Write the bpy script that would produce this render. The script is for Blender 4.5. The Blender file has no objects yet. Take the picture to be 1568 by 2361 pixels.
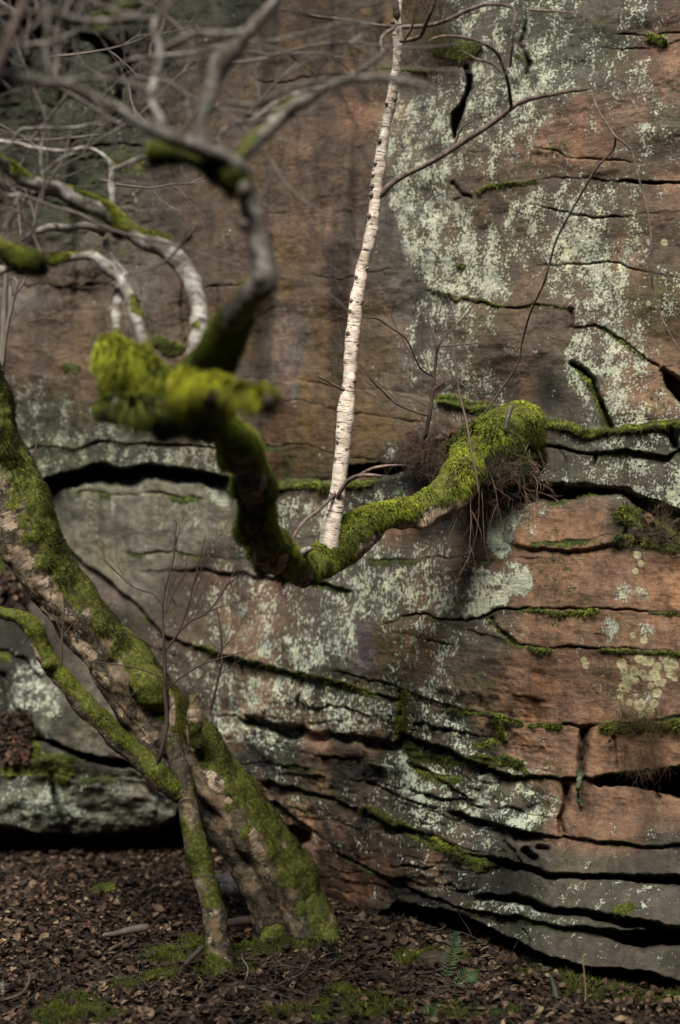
import bpy, math, random
import numpy as np
from math import radians, sin, cos, pi
random.seed(7); RNG = np.random.default_rng(11)
# ------------------------------------------------------------------ camera, light
FP = 3279.0; CX, CY = 784.0, 1180.5; CAMH = 1.6
scn = bpy.context.scene
cam_d = bpy.data.cameras.new("camera"); cam = bpy.data.objects.new("camera", cam_d)
scn.collection.objects.link(cam); scn.camera = cam
cam.location = (0, 0, CAMH); cam.rotation_euler = (radians(90), 0, 0)
cam_d.sensor_fit = 'VERTICAL'; cam_d.sensor_height = 36; cam_d.lens = 50.0
cam_d.clip_start = 0.05; cam_d.clip_end = 500
cam_d.dof.use_dof = True; cam_d.dof.focus_distance = 5.05; cam_d.dof.aperture_fstop = 1.1
SUN_EL, SUN_AZ = 50, 190      # elevation; azimuth from +Y clockwise (behind the camera, to the left)
w = bpy.data.worlds.new("World"); scn.world = w; w.use_nodes = True
nt = w.node_tree; bg = nt.nodes['Background']; sk = nt.nodes.new('ShaderNodeTexSky')
sk.sky_type = 'NISHITA'; sk.sun_disc = False; sk.sun_elevation = radians(SUN_EL); sk.sun_rotation = radians(SUN_AZ)
sk.air_density = 1.0; sk.dust_density = 4.0; sk.ozone_density = 0.6
nt.links.new(sk.outputs[0], bg.inputs[0]); bg.inputs[1].default_value = 0.062
sun_d = bpy.data.lights.new("sun", 'SUN'); sun = bpy.data.objects.new("sun", sun_d); scn.collection.objects.link(sun)
sun_d.energy = 4.4; sun_d.angle = radians(24); sun_d.color = (1.0, 0.95, 0.87)
sun.rotation_euler = (radians(90 - SUN_EL), 0, -radians(SUN_AZ - 180))
scn.view_settings.view_transform = 'Standard'; scn.view_settings.look = 'None'
scn.view_settings.exposure = 0.66; scn.view_settings.gamma = 1.0
scn.cycles.use_denoising = True
scn.cycles.max_bounces = 5; scn.cycles.diffuse_bounces = 3
scn.cycles.sample_clamp_indirect = 4

# ------------------------------------------------------------------ helpers
def P(u, v, D):
    return np.stack([(np.asarray(u) - CX) / FP * D, np.asarray(D) + 0 * np.asarray(u), CAMH - (np.asarray(v) - CY) / FP * D], -1)
def sstep(a, b, x):
    t = np.clip((x - a) / (b - a), 0, 1); return t * t * (3 - 2 * t)
def _h(x, y, z, s):
    h = x * np.uint32(374761393) + y * np.uint32(668265263) + z * np.uint32(2246822519) + np.uint32(s * 3266489917 & 0xffffffff)
    h = (h ^ (h >> np.uint32(13))) * np.uint32(1274126177); h = h ^ (h >> np.uint32(16))
    return (h & np.uint32(0xffffff)).astype(np.float32) * np.float32(2 / 16777215.) - 1
def vnoise(p, seed=0):
    p = np.asarray(p, np.float32); i = np.floor(p); f = p - i; f = f * f * f * (f * (f * 6 - 15) + 10)
    I = i.astype(np.int64).astype(np.uint32); x, y, z = I[..., 0], I[..., 1], I[..., 2]; o = np.uint32(1)
    fx, fy, fz = f[..., 0], f[..., 1], f[..., 2]; r = 0
    with np.errstate(over='ignore'):
        for dz in (0, 1):
            wz = fz if dz else 1 - fz
            for dy in (0, 1):
                wy = fy if dy else 1 - fy
                a = _h(x, y + o * dy, z + o * dz, seed); b = _h(x + o, y + o * dy, z + o * dz, seed)
                r = r + wz * wy * (a + (b - a) * fx)
    return r
def fbm(p, octv=4, seed=0, gain=.5, lac=2.07):
    a, t, s = 1., 0, 0; p = np.asarray(p, np.float32)
    for k in range(octv):
        t = t + a * vnoise(p * lac ** k, seed + k * 17); s += a; a *= gain
    return t / s
def col_of(o): scn.collection.objects.link(o)
def mesh(name, V, F, mat, parent=None, attrs=None, smooth=True, vn=None):
    """V (n,3); F list of index arrays each (m,3) or (m,4)"""
    V = np.asarray(V, np.float32).reshape(-1, 3); F = [np.asarray(f, np.int32) for f in (F if isinstance(F, list) else [F]) if len(f)]
    me = bpy.data.meshes.new(name)
    me.vertices.add(len(V)); me.vertices.foreach_set('co', V.ravel())
    nl = sum(f.size for f in F); nf = sum(len(f) for f in F)
    me.loops.add(nl); me.loops.foreach_set('vertex_index', np.concatenate([f.ravel() for f in F]))
    tot = np.concatenate([np.full(len(f), f.shape[1], np.int32) for f in F]); st = np.concatenate([[0], np.cumsum(tot)[:-1]]).astype(np.int32)
    me.polygons.add(nf); me.polygons.foreach_set('loop_start', st)
    try: me.polygons.foreach_set('loop_total', tot)
    except Exception: pass
    me.polygons.foreach_set('use_smooth', np.full(nf, smooth))
    me.update(calc_edges=True)
    for k, a in (attrs or {}).items():
        a = np.asarray(a, np.float32)
        if a.ndim == 1: at = me.attributes.new(k, 'FLOAT', 'POINT'); at.data.foreach_set('value', a)
        elif a.shape[1] == 3 and k.startswith('v_'): at = me.attributes.new(k, 'FLOAT_VECTOR', 'POINT'); at.data.foreach_set('vector', a.ravel())
        else:
            if a.shape[1] == 3: a = np.concatenate([a, np.ones((len(a), 1), np.float32)], 1)
            at = me.attributes.new(k, 'FLOAT_COLOR', 'POINT'); at.data.foreach_set('color', a.ravel())
    if vn is not None: me.normals_split_custom_set_from_vertices(np.asarray(vn, np.float32).tolist())
    me.materials.append(mat)
    o = bpy.data.objects.new(name, me); col_of(o)
    if parent is not None:
        o.parent = parent; o.matrix_parent_inverse = parent.matrix_world.inverted() if parent.type != 'EMPTY' else inv(parent)
    return o
def inv(e):
    from mathutils import Matrix
    return Matrix.Translation(e.location).inverted()
def thing(name, label, cat, loc, group=None):
    e = bpy.data.objects.new(name, None); e.empty_display_size = .1; e.location = [float(c) for c in loc]; col_of(e)
    return tag(e, label, cat, group)
def tag(o, label=None, cat=None, group=None, kind=None):
    if label: o['label'] = label
    if cat: o['category'] = cat
    if group: o['group'] = group
    if kind: o['kind'] = kind
    return o

# node helper
class NT:
    def __init__(s, name):
        s.m = bpy.data.materials.new(name); s.m.use_nodes = True; s.t = s.m.node_tree; s.n = s.t.nodes; s.b = s.n['Principled BSDF']
        s.b.inputs['Specular IOR Level'].default_value = .25
    def node(s, k, **kw):
        n = s.n.new(k)
        for a, b in kw.items(): setattr(n, a, b)
        return n
    def put(s, sock, val):
        if hasattr(val, 'is_output') or isinstance(val, bpy.types.NodeSocket): s.t.links.new(val, sock)
        elif isinstance(val, (tuple, list)) and len(val) == 3 and sock.type == 'RGBA': sock.default_value = (*val, 1)
        else: sock.default_value = val
    def math(s, op, a, b=0., c=None, clamp=False):
        n = s.node('ShaderNodeMath', operation=op, use_clamp=clamp); s.put(n.inputs[0], a); s.put(n.inputs[1], b)
        if c is not None: s.put(n.inputs[2], c)
        return n.outputs[0]
    def mix(s, f, a, b, mode='MIX'):
        n = s.node('ShaderNodeMix', data_type='RGBA', blend_type=mode); s.put(n.inputs[0], f); s.put(n.inputs[6], a); s.put(n.inputs[7], b); return n.outputs[2]
    def attr(s, name, out='Fac'):
        n = s.node('ShaderNodeAttribute', attribute_name=name); return n.outputs[out]
    def pos(s):
        return s.node('ShaderNodeNewGeometry').outputs['Position']
    def scale(s, v, sc):
        n = s.node('ShaderNodeVectorMath', operation='MULTIPLY'); s.put(n.inputs[0], v); n.inputs[1].default_value = sc; return n.outputs[0]
    def noise(s, v, sc, det=4, rough=.55, dist=0., out=0):
        n = s.node('ShaderNodeTexNoise'); s.put(n.inputs['Vector'], v); n.inputs['Scale'].default_value = sc
        n.inputs['Detail'].default_value = det; n.inputs['Roughness'].default_value = rough; n.inputs['Distortion'].default_value = dist; return n.outputs[out]
    def voro(s, v, sc, feat='F1', out='Distance'):
        n = s.node('ShaderNodeTexVoronoi', feature=feat); s.put(n.inputs['Vector'], v); n.inputs['Scale'].default_value = sc; return n.outputs[out]
    def ss(s, x, a, b, lo=0., hi=1.):
        n = s.node('ShaderNodeMapRange', interpolation_type='SMOOTHSTEP'); s.put(n.inputs[0], x); s.put(n.inputs[1], a); s.put(n.inputs[2], b); n.inputs[3].default_value = lo; n.inputs[4].default_value = hi; return n.outputs[0]
    def lin(s, x, a, b, lo, hi):
        n = s.node('ShaderNodeMapRange'); s.put(n.inputs[0], x); n.inputs[1].default_value = a; n.inputs[2].default_value = b; s.put(n.inputs[3], lo); s.put(n.inputs[4], hi); return n.outputs[0]
    def ramp(s, x, stops):
        n = s.node('ShaderNodeValToRGB'); e = n.color_ramp.elements
        while len(e) < len(stops): e.new(.5)
        for q, (p, c) in zip(e, stops): q.position = p; q.color = (*c, 1)
        s.put(n.inputs[0], x); return n.outputs[0]
    def bump(s, h, dist, strength=1., prev=None):
        n = s.node('ShaderNodeBump'); n.inputs['Distance'].default_value = dist; n.inputs['Strength'].default_value = strength; s.put(n.inputs['Height'], h)
        if prev is not None: s.put(n.inputs['Normal'], prev)
        return n.outputs[0]
    def out(s, col, rough=.85, nrm=None):
        s.put(s.b.inputs['Base Color'], col); s.put(s.b.inputs['Roughness'], rough)
        if nrm is not None: s.put(s.b.inputs['Normal'], nrm)
        return s.m

# ------------------------------------------------------------------ materials
def mat_rock():
    s = NT('sandstone'); p = s.pos(); tone = s.attr('tone', 'Color'); L = s.attr('lichen'); M = s.attr('moss'); S = s.attr('streak'); DK = s.attr('disc')
    n1 = s.noise(p, 3.2, 6, .62); n2 = s.noise(p, 26, 8, .7); n3 = s.noise(s.scale(p, (1.2, 1.2, .25)), 14, 6, .65)
    dia = s.node('ShaderNodeMapping'); s.put(dia.inputs[0], p); dia.inputs['Rotation'].default_value = (0, radians(-34), radians(20)); dia.inputs['Scale'].default_value = (.8, 1, 4.5)
    n4 = s.noise(dia.outputs[0], 22, 6, .65)
    c = s.mix(1., tone, s.ramp(n1, [(.3, (.62, .6, .6)), (.5, (1, 1, 1)), (.7, (1.35, 1.25, 1.1))]), 'MULTIPLY')
    c = s.mix(1., c, s.ramp(n2, [(.3, (.6, .58, .56)), (.5, (1, 1, 1)), (.68, (1.4, 1.36, 1.3))]), 'MULTIPLY')
    c = s.mix(.8, c, s.ramp(n3, [(.33, (.6, .58, .58)), (.5, (1, 1, 1)), (.68, (1.25, 1.15, 1.0))]), 'MULTIPLY')
    c = s.mix(.45, c, s.ramp(n4, [(.35, (.6, .6, .6)), (.5, (1, 1, 1)), (.68, (1.35, 1.3, 1.25))]), 'MULTIPLY')
    grit = s.noise(p, 320, 3, .7); c = s.mix(.75, c, s.ramp(grit, [(.32, (.55, .55, .55)), (.5, (1, 1, 1)), (.7, (1.5, 1.5, 1.5))]), 'MULTIPLY')
    # dark lichen/algae dots
    dk = s.ss(s.noise(p, 75, 5, .7), .57, .63); c = s.mix(s.math('MULTIPLY', dk, .6), c, s.mix(1., c, (.4, .42, .36), 'MULTIPLY'))
    # pale crust lichen
    la = s.noise(p, 105, 5, .62); lb = s.noise(s.scale(p, (1.1, 1.1, .72)), 80, 5, .6)
    ln = s.math('ADD', s.math('MULTIPLY', la, s.math('SUBTRACT', 1., S)), s.math('MULTIPLY', lb, S))
    lo = s.math('MULTIPLY', s.math('SUBTRACT', s.noise(s.scale(p, (1, 1, .7)), 17, 4, .6), .5), .72)
    cell = s.voro(p, 120); ln = s.math('ADD', ln, s.math('MULTIPLY', s.math('SUBTRACT', .35, cell), .10))
    ln = s.math('ADD', ln, lo)
    th = s.lin(L, 0, 1, .70, .36)
    lm = s.ss(ln, s.math('SUBTRACT', th, .010), s.math('ADD', th, .028))
    lcol = s.ramp(s.noise(p, 14, 3, .6), [(.3, (.185, .205, .165)), (.48, (.29, .305, .24)), (.68, (.35, .36, .25))])
    lcol = s.mix(.9, lcol, s.ramp(s.noise(p, 150, 4, .7), [(.3, (.38, .4, .36)), (.5, (.95, .95, .95)), (.7, (1.5, 1.5, 1.5))]), 'MULTIPLY')
    lcol = s.mix(s.attr('pale'), lcol, s.mix(1., lcol, (1.05, 1.12, 1.15), 'MULTIPLY'))
    lcol = s.mix(s.ss(ln, s.math('ADD', th, .02), s.math('ADD', th, .13)), lcol, s.mix(1., lcol, (1.32, 1.3, 1.25), 'MULTIPLY'))
    c = s.mix(s.math('MULTIPLY', L, .24), c, s.mix(1., lcol, (.42, .42, .40), 'MULTIPLY'))
    c = s.mix(s.math('MULTIPLY', lm, .92), c, lcol)
    dcol = s.mix(1., (.40, .38, .21), s.ramp(s.noise(p, 60, 4, .6), [(.3, (.7, .7, .7)), (.7, (1.25, 1.25, 1.3))]), 'MULTIPLY')
    c = s.mix(s.math('MULTIPLY', DK, .9), c, dcol)
    # moss film
    mn = s.math('ADD', s.noise(p, 60, 5, .65), s.math('MULTIPLY', M, 1.)); mm = s.ss(mn, .82, .98)
    mcol = s.ramp(s.noise(p, 35, 5, .7), [(.3, (.012, .018, .004)), (.5, (.030, .038, .008)), (.72, (.10, .12, .015))])
    c = s.mix(mm, c, mcol)
    wet = s.attr('wet')
    r = s.math('SUBTRACT', .88, s.math('MULTIPLY', wet, .38))
    h = s.math('ADD', s.math('MULTIPLY', n2, .8), s.math('MULTIPLY', n4, .55))
    nb = s.bump(h, .010, .8); nb = s.bump(s.math('ADD', s.math('MULTIPLY', grit, .3), s.math('MULTIPLY', lm, .5)), .0035, .8, nb)
    return s.out(c, r, nb)
def mat_moss(name='moss_strands', warm=1.):
    s = NT(name); c = s.mix(1., s.attr('col', 'Color'), (warm, 1., .9), 'MULTIPLY')
    s.b.inputs['Subsurface Weight'].default_value = 0
    return s.out(c, .8)
def mat_col(name, rough=.8, grain=0.):
    s = NT(name); c = s.attr('col', 'Color')
    if grain:
        c = s.mix(grain, c, s.ramp(s.noise(s.pos(), 120, 4, .7), [(.3, (.5, .5, .5)), (.7, (1.5, 1.5, 1.45))]), 'MULTIPLY')
    return s.out(c, rough)
def mat_bark(name, ramp, bands=60., mosscol=True, lent=.0, dark=1., peel=.5, old=.4, paper=False):
    """ramp: colours over band noise; attribute v_cyl = (cos*r, sin*r, length)"""
    s = NT(name); q = s.attr('v_cyl', 'Vector'); p = s.pos(); M = s.attr('moss')
    b1 = s.noise(s.scale(q, (1, 1, .85 if not lent else 5.)), bands * .4, 7, .7, .8); b2 = s.noise(s.scale(q, (.7, .7, .9 if not lent else 7.)), bands * 1.1, 5, .7)
    lump = s.noise(p, 11, 5, .65)
    c = s.ramp(b1, ramp)
    c = s.mix(.9, c, s.ramp(b2, [(.3, (.45, .43, .4)), (.5, (1, 1, 1)), (.7, (1.3, 1.25, 1.2))]), 'MULTIPLY')
    c = s.mix(.8, c, s.ramp(lump, [(.3, (.5, .48, .45)), (.5, (1, 1, 1)), (.68, (1.35, 1.3, 1.2))]), 'MULTIPLY')
    if not lent:
        pt_ = s.ss(s.noise(p, 8, 5, .65), .44, .53); c = s.mix(s.math('MULTIPLY', pt_, old), c, s.ramp(s.noise(p, 70, 5, .7), [(.35, (.015, .013, .009)), (.5, (.048, .041, .027)), (.65, (.105, .092, .062))]))
    if paper:
        pm = s.ss(s.math('ADD', s.attr('paper'), s.math('MULTIPLY', s.math('SUBTRACT', s.noise(p, 32, 5, .65), .5), 2.6)), .44, .58)
        bn = s.noise(s.scale(q, (.8, .8, 6.)), 24, 5, .7, .5)
        pc = s.ramp(bn, [(.34, (.06, .045, .03)), (.42, (.24, .17, .11)), (.5, (.36, .30, .21)), (.54, (.36, .21, .11)), (.58, (.42, .37, .28)), (.68, (.66, .60, .50))])
        pc = s.mix(.8, pc, s.ramp(s.noise(p, 18, 5, .65), [(.35, (.45, .40, .36)), (.5, (1, 1, 1)), (.66, (1.2, 1.2, 1.2))]), 'MULTIPLY')
        c = s.mix(pm, c, pc)
    if lent:
        c = s.mix(s.math('MULTIPLY', s.ss(s.noise(s.scale(q, (1, 1, .5)), 16, 4, .6), .50, .62), .55), c, s.mix(1., c, (.50, .46, .36), 'MULTIPLY'))
        l = s.noise(s.scale(q, (.75, .75, 6.)), 42, 2, .5); lm = s.ss(l, .60, .64)
        l2 = s.ss(s.noise(s.scale(q, (1., 1., 2.2)), 21, 3, .6), .64, .68)
        c = s.mix(s.math('MULTIPLY', s.math('MAXIMUM', lm, l2), lent), c, (.035, .028, .024))
    lich = s.ss(s.noise(p, 55, 6, .7), .58, .64); c = s.mix(s.math('MULTIPLY', lich, .5 if mosscol and not lent else 0.), c, (.26, .30, .24))
    if mosscol:
        mn = s.math('ADD', s.noise(p, 48, 6, .7), M); mm = s.ss(mn, .80, 1.0)
        mc = s.ramp(s.noise(p, 75, 5, .72), [(.3, (.022, .024, .006)), (.5, (.072, .082, .013)), (.7, (.18, .20, .024))])
        c = s.mix(mm, c, mc)
    if dark != 1.: c = s.mix(1., c, (dark,) * 3, 'MULTIPLY')
    nb = s.bump(s.math('ADD', s.math('MULTIPLY', b1, 1.), s.math('MULTIPLY', b2, .4)), .006, peel); nb = s.bump(s.noise(p, 90, 4, .7), .004, .6, nb)
    return s.out(c, .8, nb)
def mat_ground():
    s = NT('soil'); p = s.pos(); M = s.attr('moss')
    c = s.ramp(s.noise(p, 22, 7, .72), [(.3, (.008, .006, .004)), (.5, (.03, .02, .013)), (.7, (.075, .048, .03))])
    mm = s.ss(s.math('ADD', s.noise(p, 40, 5, .6), M), .85, 1.05)
    c = s.mix(mm, c, s.ramp(s.noise(p, 60, 5, .7), [(.3, (.01, .014, .003)), (.7, (.06, .075, .012))]))
    nb = s.bump(s.noise(p, 40, 6, .7), .02, .8)
    return s.out(c, .95, nb)
ROCK = mat_rock(); MOSS = mat_moss(); LEAF = mat_col('dead_leaf', .7, .5); GREEN = mat_col('green_leaf', .6); SOIL = mat_ground()
TWIG = mat_col('twig_bark', .75, .4); GRASS = mat_col('dry_grass', .7)
BARK_OLD = mat_bark('old_birch_bark', [(.38, (.022, .018, .012)), (.44, (.075, .058, .036)), (.49, (.165, .13, .08)), (.54, (.22, .145, .08)), (.58, (.18, .15, .10)), (.66, (.38, .34, .25))], 30, peel=1., old=.92, paper=True)
BARK_GREY = mat_bark('mossy_branch_bark', [(.36, (.05, .042, .035)), (.44, (.20, .175, .145)), (.52, (.34, .32, .285)), (.62, (.62, .61, .585))], 50)
BARK_DARK = mat_bark('grey_branch_bark', [(.36, (.05, .042, .036)), (.44, (.14, .12, .10)), (.52, (.20, .185, .165)), (.62, (.44, .43, .41))], 55)
BARK_WHITE = mat_bark('white_birch_bark', [(.34, (.42, .31, .24)), (.43, (.66, .55, .46)), (.52, (.80, .71, .60)), (.66, (.86, .80, .73))], 70, lent=.95, peel=.3)
BARK_BROWN = mat_bark('brown_shoot_bark', [(.3, (.06, .042, .035)), (.5, (.17, .12, .10)), (.7, (.36, .28, .24))], 60)

# ------------------------------------------------------------------ cliff
def px_axis(lo, hi, step, far_lo, far_hi):
    core = np.arange(lo, hi + .1, step); l = []; x = lo; d = step
    while x > far_lo: d *= 1.12; x -= min(d, 22); l.append(x)
    r = []; x = core[-1]; d = step
    while x < far_hi: d *= 1.12; x += min(d, 22); r.append(x)
    return np.array(l[::-1] + list(core) + r)
UA = px_axis(-20, 1590, 2.6, -620, 2200); VA = px_axis(-20, 2290, 2.6, -760, 2480)
U, V = np.meshgrid(UA, VA); NU, NV = len(UA), len(VA)
CT = [(-620,-760,7.6),(0,-760,7.1),(784,-760,6.2),(1568,-760,5.5),(2200,-760,5.0),
 (-620,300,7.4),(0,300,7.0),(400,300,6.55),(784,300,6.05),(1100,300,5.62),(1568,300,5.22),(2200,300,4.8),
 (-620,900,7.3),(0,900,6.85),(400,900,6.45),(784,900,5.95),(1150,900,5.55),(1568,900,5.15),(2200,900,4.7),
 (-100,1250,7.2),(100,1250,7.0),(400,1250,6.5),(600,1250,6.2),(784,1250,5.9),(1200,1250,5.3),(1568,1250,5.0),(2200,1250,4.5),
 (0,1500,7.0),(400,1500,6.5),(784,1500,5.8),(1200,1500,5.25),(1568,1500,4.95),
 (-620,1650,7.2),(0,1650,6.7),(400,1650,6.5),(784,1650,5.85),(1200,1650,5.28),(1568,1650,4.92),(2200,1650,4.4),
 (0,1820,6.55),(400,1820,6.45),(784,1820,5.85),(1200,1820,5.3),(1568,1820,5.0),
 (-620,2000,6.9),(0,2000,6.6),(400,2000,6.75),(600,2000,6.4),(784,2000,5.75),(1000,2000,5.5),(1200,2000,5.12),(1568,2000,4.85),(2200,2000,4.3),
 (0,2200,7),(400,2200,7.3),(784,2130,5.75),(1000,2090,5.42),(1130,2130,5.1),(1259,2190,4.86),(1568,2240,4.6),(2200,2250,4.1),(1200,2400,4.9),(1568,2480,4.6)]
def tps(pts, U, V):
    A = np.array(pts, float); x, y, z = A[:, 0] / 1000, A[:, 1] / 1000, A[:, 2]; n = len(A)
    def k(r2): return r2 * np.log(r2 + 1e-9) * .5
    K = k((x[:, None] - x) ** 2 + (y[:, None] - y) ** 2) + np.eye(n) * .02
    Q = np.c_[np.ones(n), x, y]; Mx = np.block([[K, Q], [Q.T, np.zeros((3, 3))]])
    sol = np.linalg.solve(Mx, np.r_[z, 0, 0, 0])
    R = sol[n] + sol[n + 1] * U / 1000 + sol[n + 2] * V / 1000
    for i in range(n): R = R + sol[i] * k((U / 1000 - x[i]) ** 2 + (V / 1000 - y[i]) ** 2)
    return R
D = tps(CT, U, V)
PB = P(U, V, D)
wu = fbm(PB * 4.0, 3, 5) * 11 + fbm(PB * 20, 4, 6) * 5; wv = fbm(PB * 4.5, 3, 9) * 6 + fbm(PB * 24, 4, 8, .6) * 5.5
wv = wv + np.tanh(5 * fbm(PB * np.array([7., 7., 2.]), 2, 12)) * 3.2 + np.tanh(4 * fbm(PB * np.array([2.6, 2.6, 1.]), 2, 13)) * 3.0
UW, VW = U + wu, V + wv
CRK = np.zeros(U.shape)
def H(poly, g=.03, w=4., s=0., hu=60., hd=60., fade=25.):
    """near-horizontal crack: groove depth g, half-width w px, step s (upper side proud of the lower)"""
    global D
    g = g * .7; w = w * .62
    if poly[0][1] < 900: g *= .6; w *= .8
    s = s * (.25 if poly[0][1] < 1600 and abs(s) < .06 else .55)
    us = np.array([a[0] for a in poly], float); vs = np.array([a[1] for a in poly], float)
    d = VW - np.interp(UW, us, vs)
    e0 = 1. if us[0] <= -10 else sstep(us[0] - fade, us[0] + fade * .3, UW)
    e1 = 1. if us[-1] >= 1568 else 1 - sstep(us[-1] - fade * .3, us[-1] + fade, UW)
    e = e0 * e1
    up = np.exp(-np.clip(-d, 0, None) / hu); dn = np.exp(-np.clip(d, 0, None) / hd); t = sstep(-2.5, 2.5, d)
    _e = e * np.clip(.8 + .9 * fbm(PB * 2.6, 2, int(us[-1]) % 83), .2, 1.3); D = D + _e * (-s * .5 * up * (1 - t) + s * .5 * dn * t)
    _lip = poly in (cE, cF, cG, cH, cI, cK)
    e = e * (.9 if _lip else 1.) if _lip else e * np.clip(.8 + 1.1 * fbm(PB * 3.2, 3, int(us[-1]) % 89), .12, 1.3)
    var = np.clip(.5 + .9 * fbm(PB * 7, 3, int(us[0]) % 97), 0, 1.4)
    global CRK
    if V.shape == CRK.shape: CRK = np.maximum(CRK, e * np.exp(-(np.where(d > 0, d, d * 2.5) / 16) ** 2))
    D = D + e * g * np.exp(-(d / (w * (.7 + .6 * var))) ** 2) * (.15 + 1.3 * var)
def segdist(poly, UU, VV):
    r = np.full(UU.shape, 1e9)
    for (a, b) in zip(poly[:-1], poly[1:]):
        ax, ay, bx, by = a[0], a[1], b[0], b[1]; L2 = (bx - ax) ** 2 + (by - ay) ** 2 + 1e-9
        t = np.clip(((UU - ax) * (bx - ax) + (VV - ay) * (by - ay)) / L2, 0, 1)
        r = np.minimum(r, (UU - ax - t * (bx - ax)) ** 2 + (VV - ay - t * (by - ay)) ** 2)
    return np.sqrt(r)
def G(poly, g=.04, w=4.):
    global D
    D = D + g * np.exp(-(segdist(poly, UW, VW) / w) ** 2)
def CAV(up, lo, dep, ft=4., fb=14., fade=18.):
    """recess between an upper lip and a lower edge"""
    global D
    u0, u1 = up[0][0], up[-1][0]
    a = np.interp(UW, [q[0] for q in up], [q[1] for q in up]); b = np.interp(UW, [q[0] for q in lo], [q[1] for q in lo])
    b = b + fbm(PB * 6, 3, int(u0) % 71) * 14 * (dep < .5); a = a + fbm(PB * 9, 3, int(u0) % 61) * 5
    e0 = 1. if u0 <= -10 else sstep(u0 - 2, u0 + fade, UW); e1 = 1. if u1 >= 1568 else 1 - sstep(u1 - fade, u1 + 2, UW)
    D = D + dep * e0 * e1 * sstep(a, a + ft, VW) * (1 - sstep(b - fb * .3, b + fb, VW))
def BULGE(cx, cy, rx, ry, h, p=4):
    global D
    q = (np.abs(UW - cx) / rx) ** p + (np.abs(VW - cy) / ry) ** p; D = D - h * (1 - sstep(.55, 1.25, q))

c1=[(1064,352),(1154,345),(1234,345),(1294,355),(1314,370),(1434,372),(1568,362)]
c2=[(1044,462),(1104,440),(1144,425),(1234,420),(1284,414),(1399,417),(1504,416),(1568,416)]
c3=[(1224,475),(1259,483),(1304,490),(1364,502),(1439,502),(1494,495),(1568,487)]
c5=[(1234,618),(1264,613),(1334,608),(1424,608),(1469,623),(1494,630),(1568,638)]
c6=[(1004,670),(1044,680),(1074,695),(1149,703),(1194,708),(1234,706),(1314,713)]
c6b=[(1322,753),(1374,750),(1394,758),(1434,780),(1469,808),(1494,833),(1519,843),(1530,880)]
c7=[(1322,840),(1345,858),(1365,875),(1379,908),(1399,958),(1409,983)]
L1=[(560,878),(630,885),(730,888),(784,893),(834,900),(904,905),(984,923),(1019,928),(1064,933),(1124,938),(1164,960),(1234,970),(1264,978),(1334,988),(1434,988),(1509,975),(1568,973)]
LIP=[(60,1150),(85,1123),(115,1103),(150,1088),(200,1075),(240,1063),(280,1070),(350,1073),(430,1080),(500,1093),(530,1103)]
MG=[(380,1466),(450,1491),(525,1511),(625,1534),(700,1556),(784,1581),(859,1601),(915,1612)]
cA=[(889,1431),(924,1421),(974,1416),(1009,1426),(1074,1433),(1104,1421),(1134,1408),(1179,1406),(1209,1396),(1284,1396),(1374,1403),(1434,1406),(1509,1411),(1568,1416)]
cB=[(1089,1453),(1124,1466),(1174,1476),(1214,1481),(1259,1488),(1314,1488),(1374,1496),(1434,1493),(1484,1498),(1568,1508)]
cC=[(784,1556),(834,1566),(894,1571),(929,1591),(974,1611),(1034,1631),(1094,1643),(1134,1648),(1199,1663),(1284,1671),(1349,1676),(1409,1671),(1484,1663),(1568,1656)]
cE=[(930,1690),(1000,1720),(1084,1755),(1134,1770),(1184,1790),(1234,1792),(1284,1797),(1314,1795),(1369,1792),(1409,1780),(1499,1772),(1568,1765)]
cF=[(1050,1870),(1110,1885),(1154,1900),(1209,1917),(1254,1922),(1299,1927),(1359,1930),(1434,1940),(1484,1950),(1568,1952)]
cG=[(1140,1975),(1174,1985),(1209,1997),(1259,2007),(1334,2007),(1434,2010),(1484,2015),(1568,2020)]
cH=[(1104,2060),(1149,2067),(1219,2070),(1274,2092),(1334,2097),(1409,2105),(1484,2120),(1568,2132)]
cI=[(909,2030),(974,2055),(1009,2070),(1084,2095),(1134,2110),(1209,2117),(1284,2135),(1384,2140),(1484,2145),(1568,2140)]
cJ=[(820,2120),(859,2110),(899,2095),(914,2070),(984,2085),(1059,2100),(1109,2125),(1134,2145),(1194,2170),(1259,2200),(1334,2220),(1434,2230),(1509,2245),(1568,2265),(1800,2290),(2200,2330)]
cK=[(620,1800),(700,1825),(784,1850),(829,1865),(859,1885),(934,1910),(994,1925),(1044,1950),(1084,1965),(1134,1972)]
H(c1,.03,3,-.02,50,60); H(c2,.035,3.5,.03,60,60); H([(1440,414),(1568,418)],.08,4,.03); H(c3,.03,3.5,.015); H(c5,.03,3.5,.02)
H(c6,.045,4,.03,50,80); G([(1314,713),(1320,730),(1322,753)],.03,3); H(c6b,.05,5,.05,60,50); G(c7,.09,7)
G([(1219,-20),(1214,50),(1201,105),(1219,145),(1214,170)],.05,4); G([(1040,420),(1060,450),(1085,455)],.02,4)
H([(1434,80),(1480,79),(1568,72)],.03,3,.02); H([(1400,115),(1470,112),(1554,95),(1568,93)],.03,3,.02)
H([(595,385),(690,378),(784,378),(854,384)],.012,2,-.008,30,40); H([(620,492),(700,485),(784,478),(860,478)],.012,2,-.008,30,40)
H([(465,660),(555,660)],.025,3,.015); H([(640,645),(700,636),(784,640),(820,632),(894,620)],.025,2.6,.012); H([(670,670),(784,663),(909,663),(984,670)],.01,2,-.006)
H([(600,188),(640,193),(680,183),(760,172),(800,175)],.03,3,.02); H([(880,160),(960,150),(1040,160)],.03,4,-.03)
H(L1,.03,3.5,-.055,40,60)
H([(1019,928),(1064,933),(1124,938),(1164,960),(1234,970),(1264,978),(1334,988),(1434,988),(1509,975),(1568,973)],.0,4,-.12,60,90)
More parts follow.
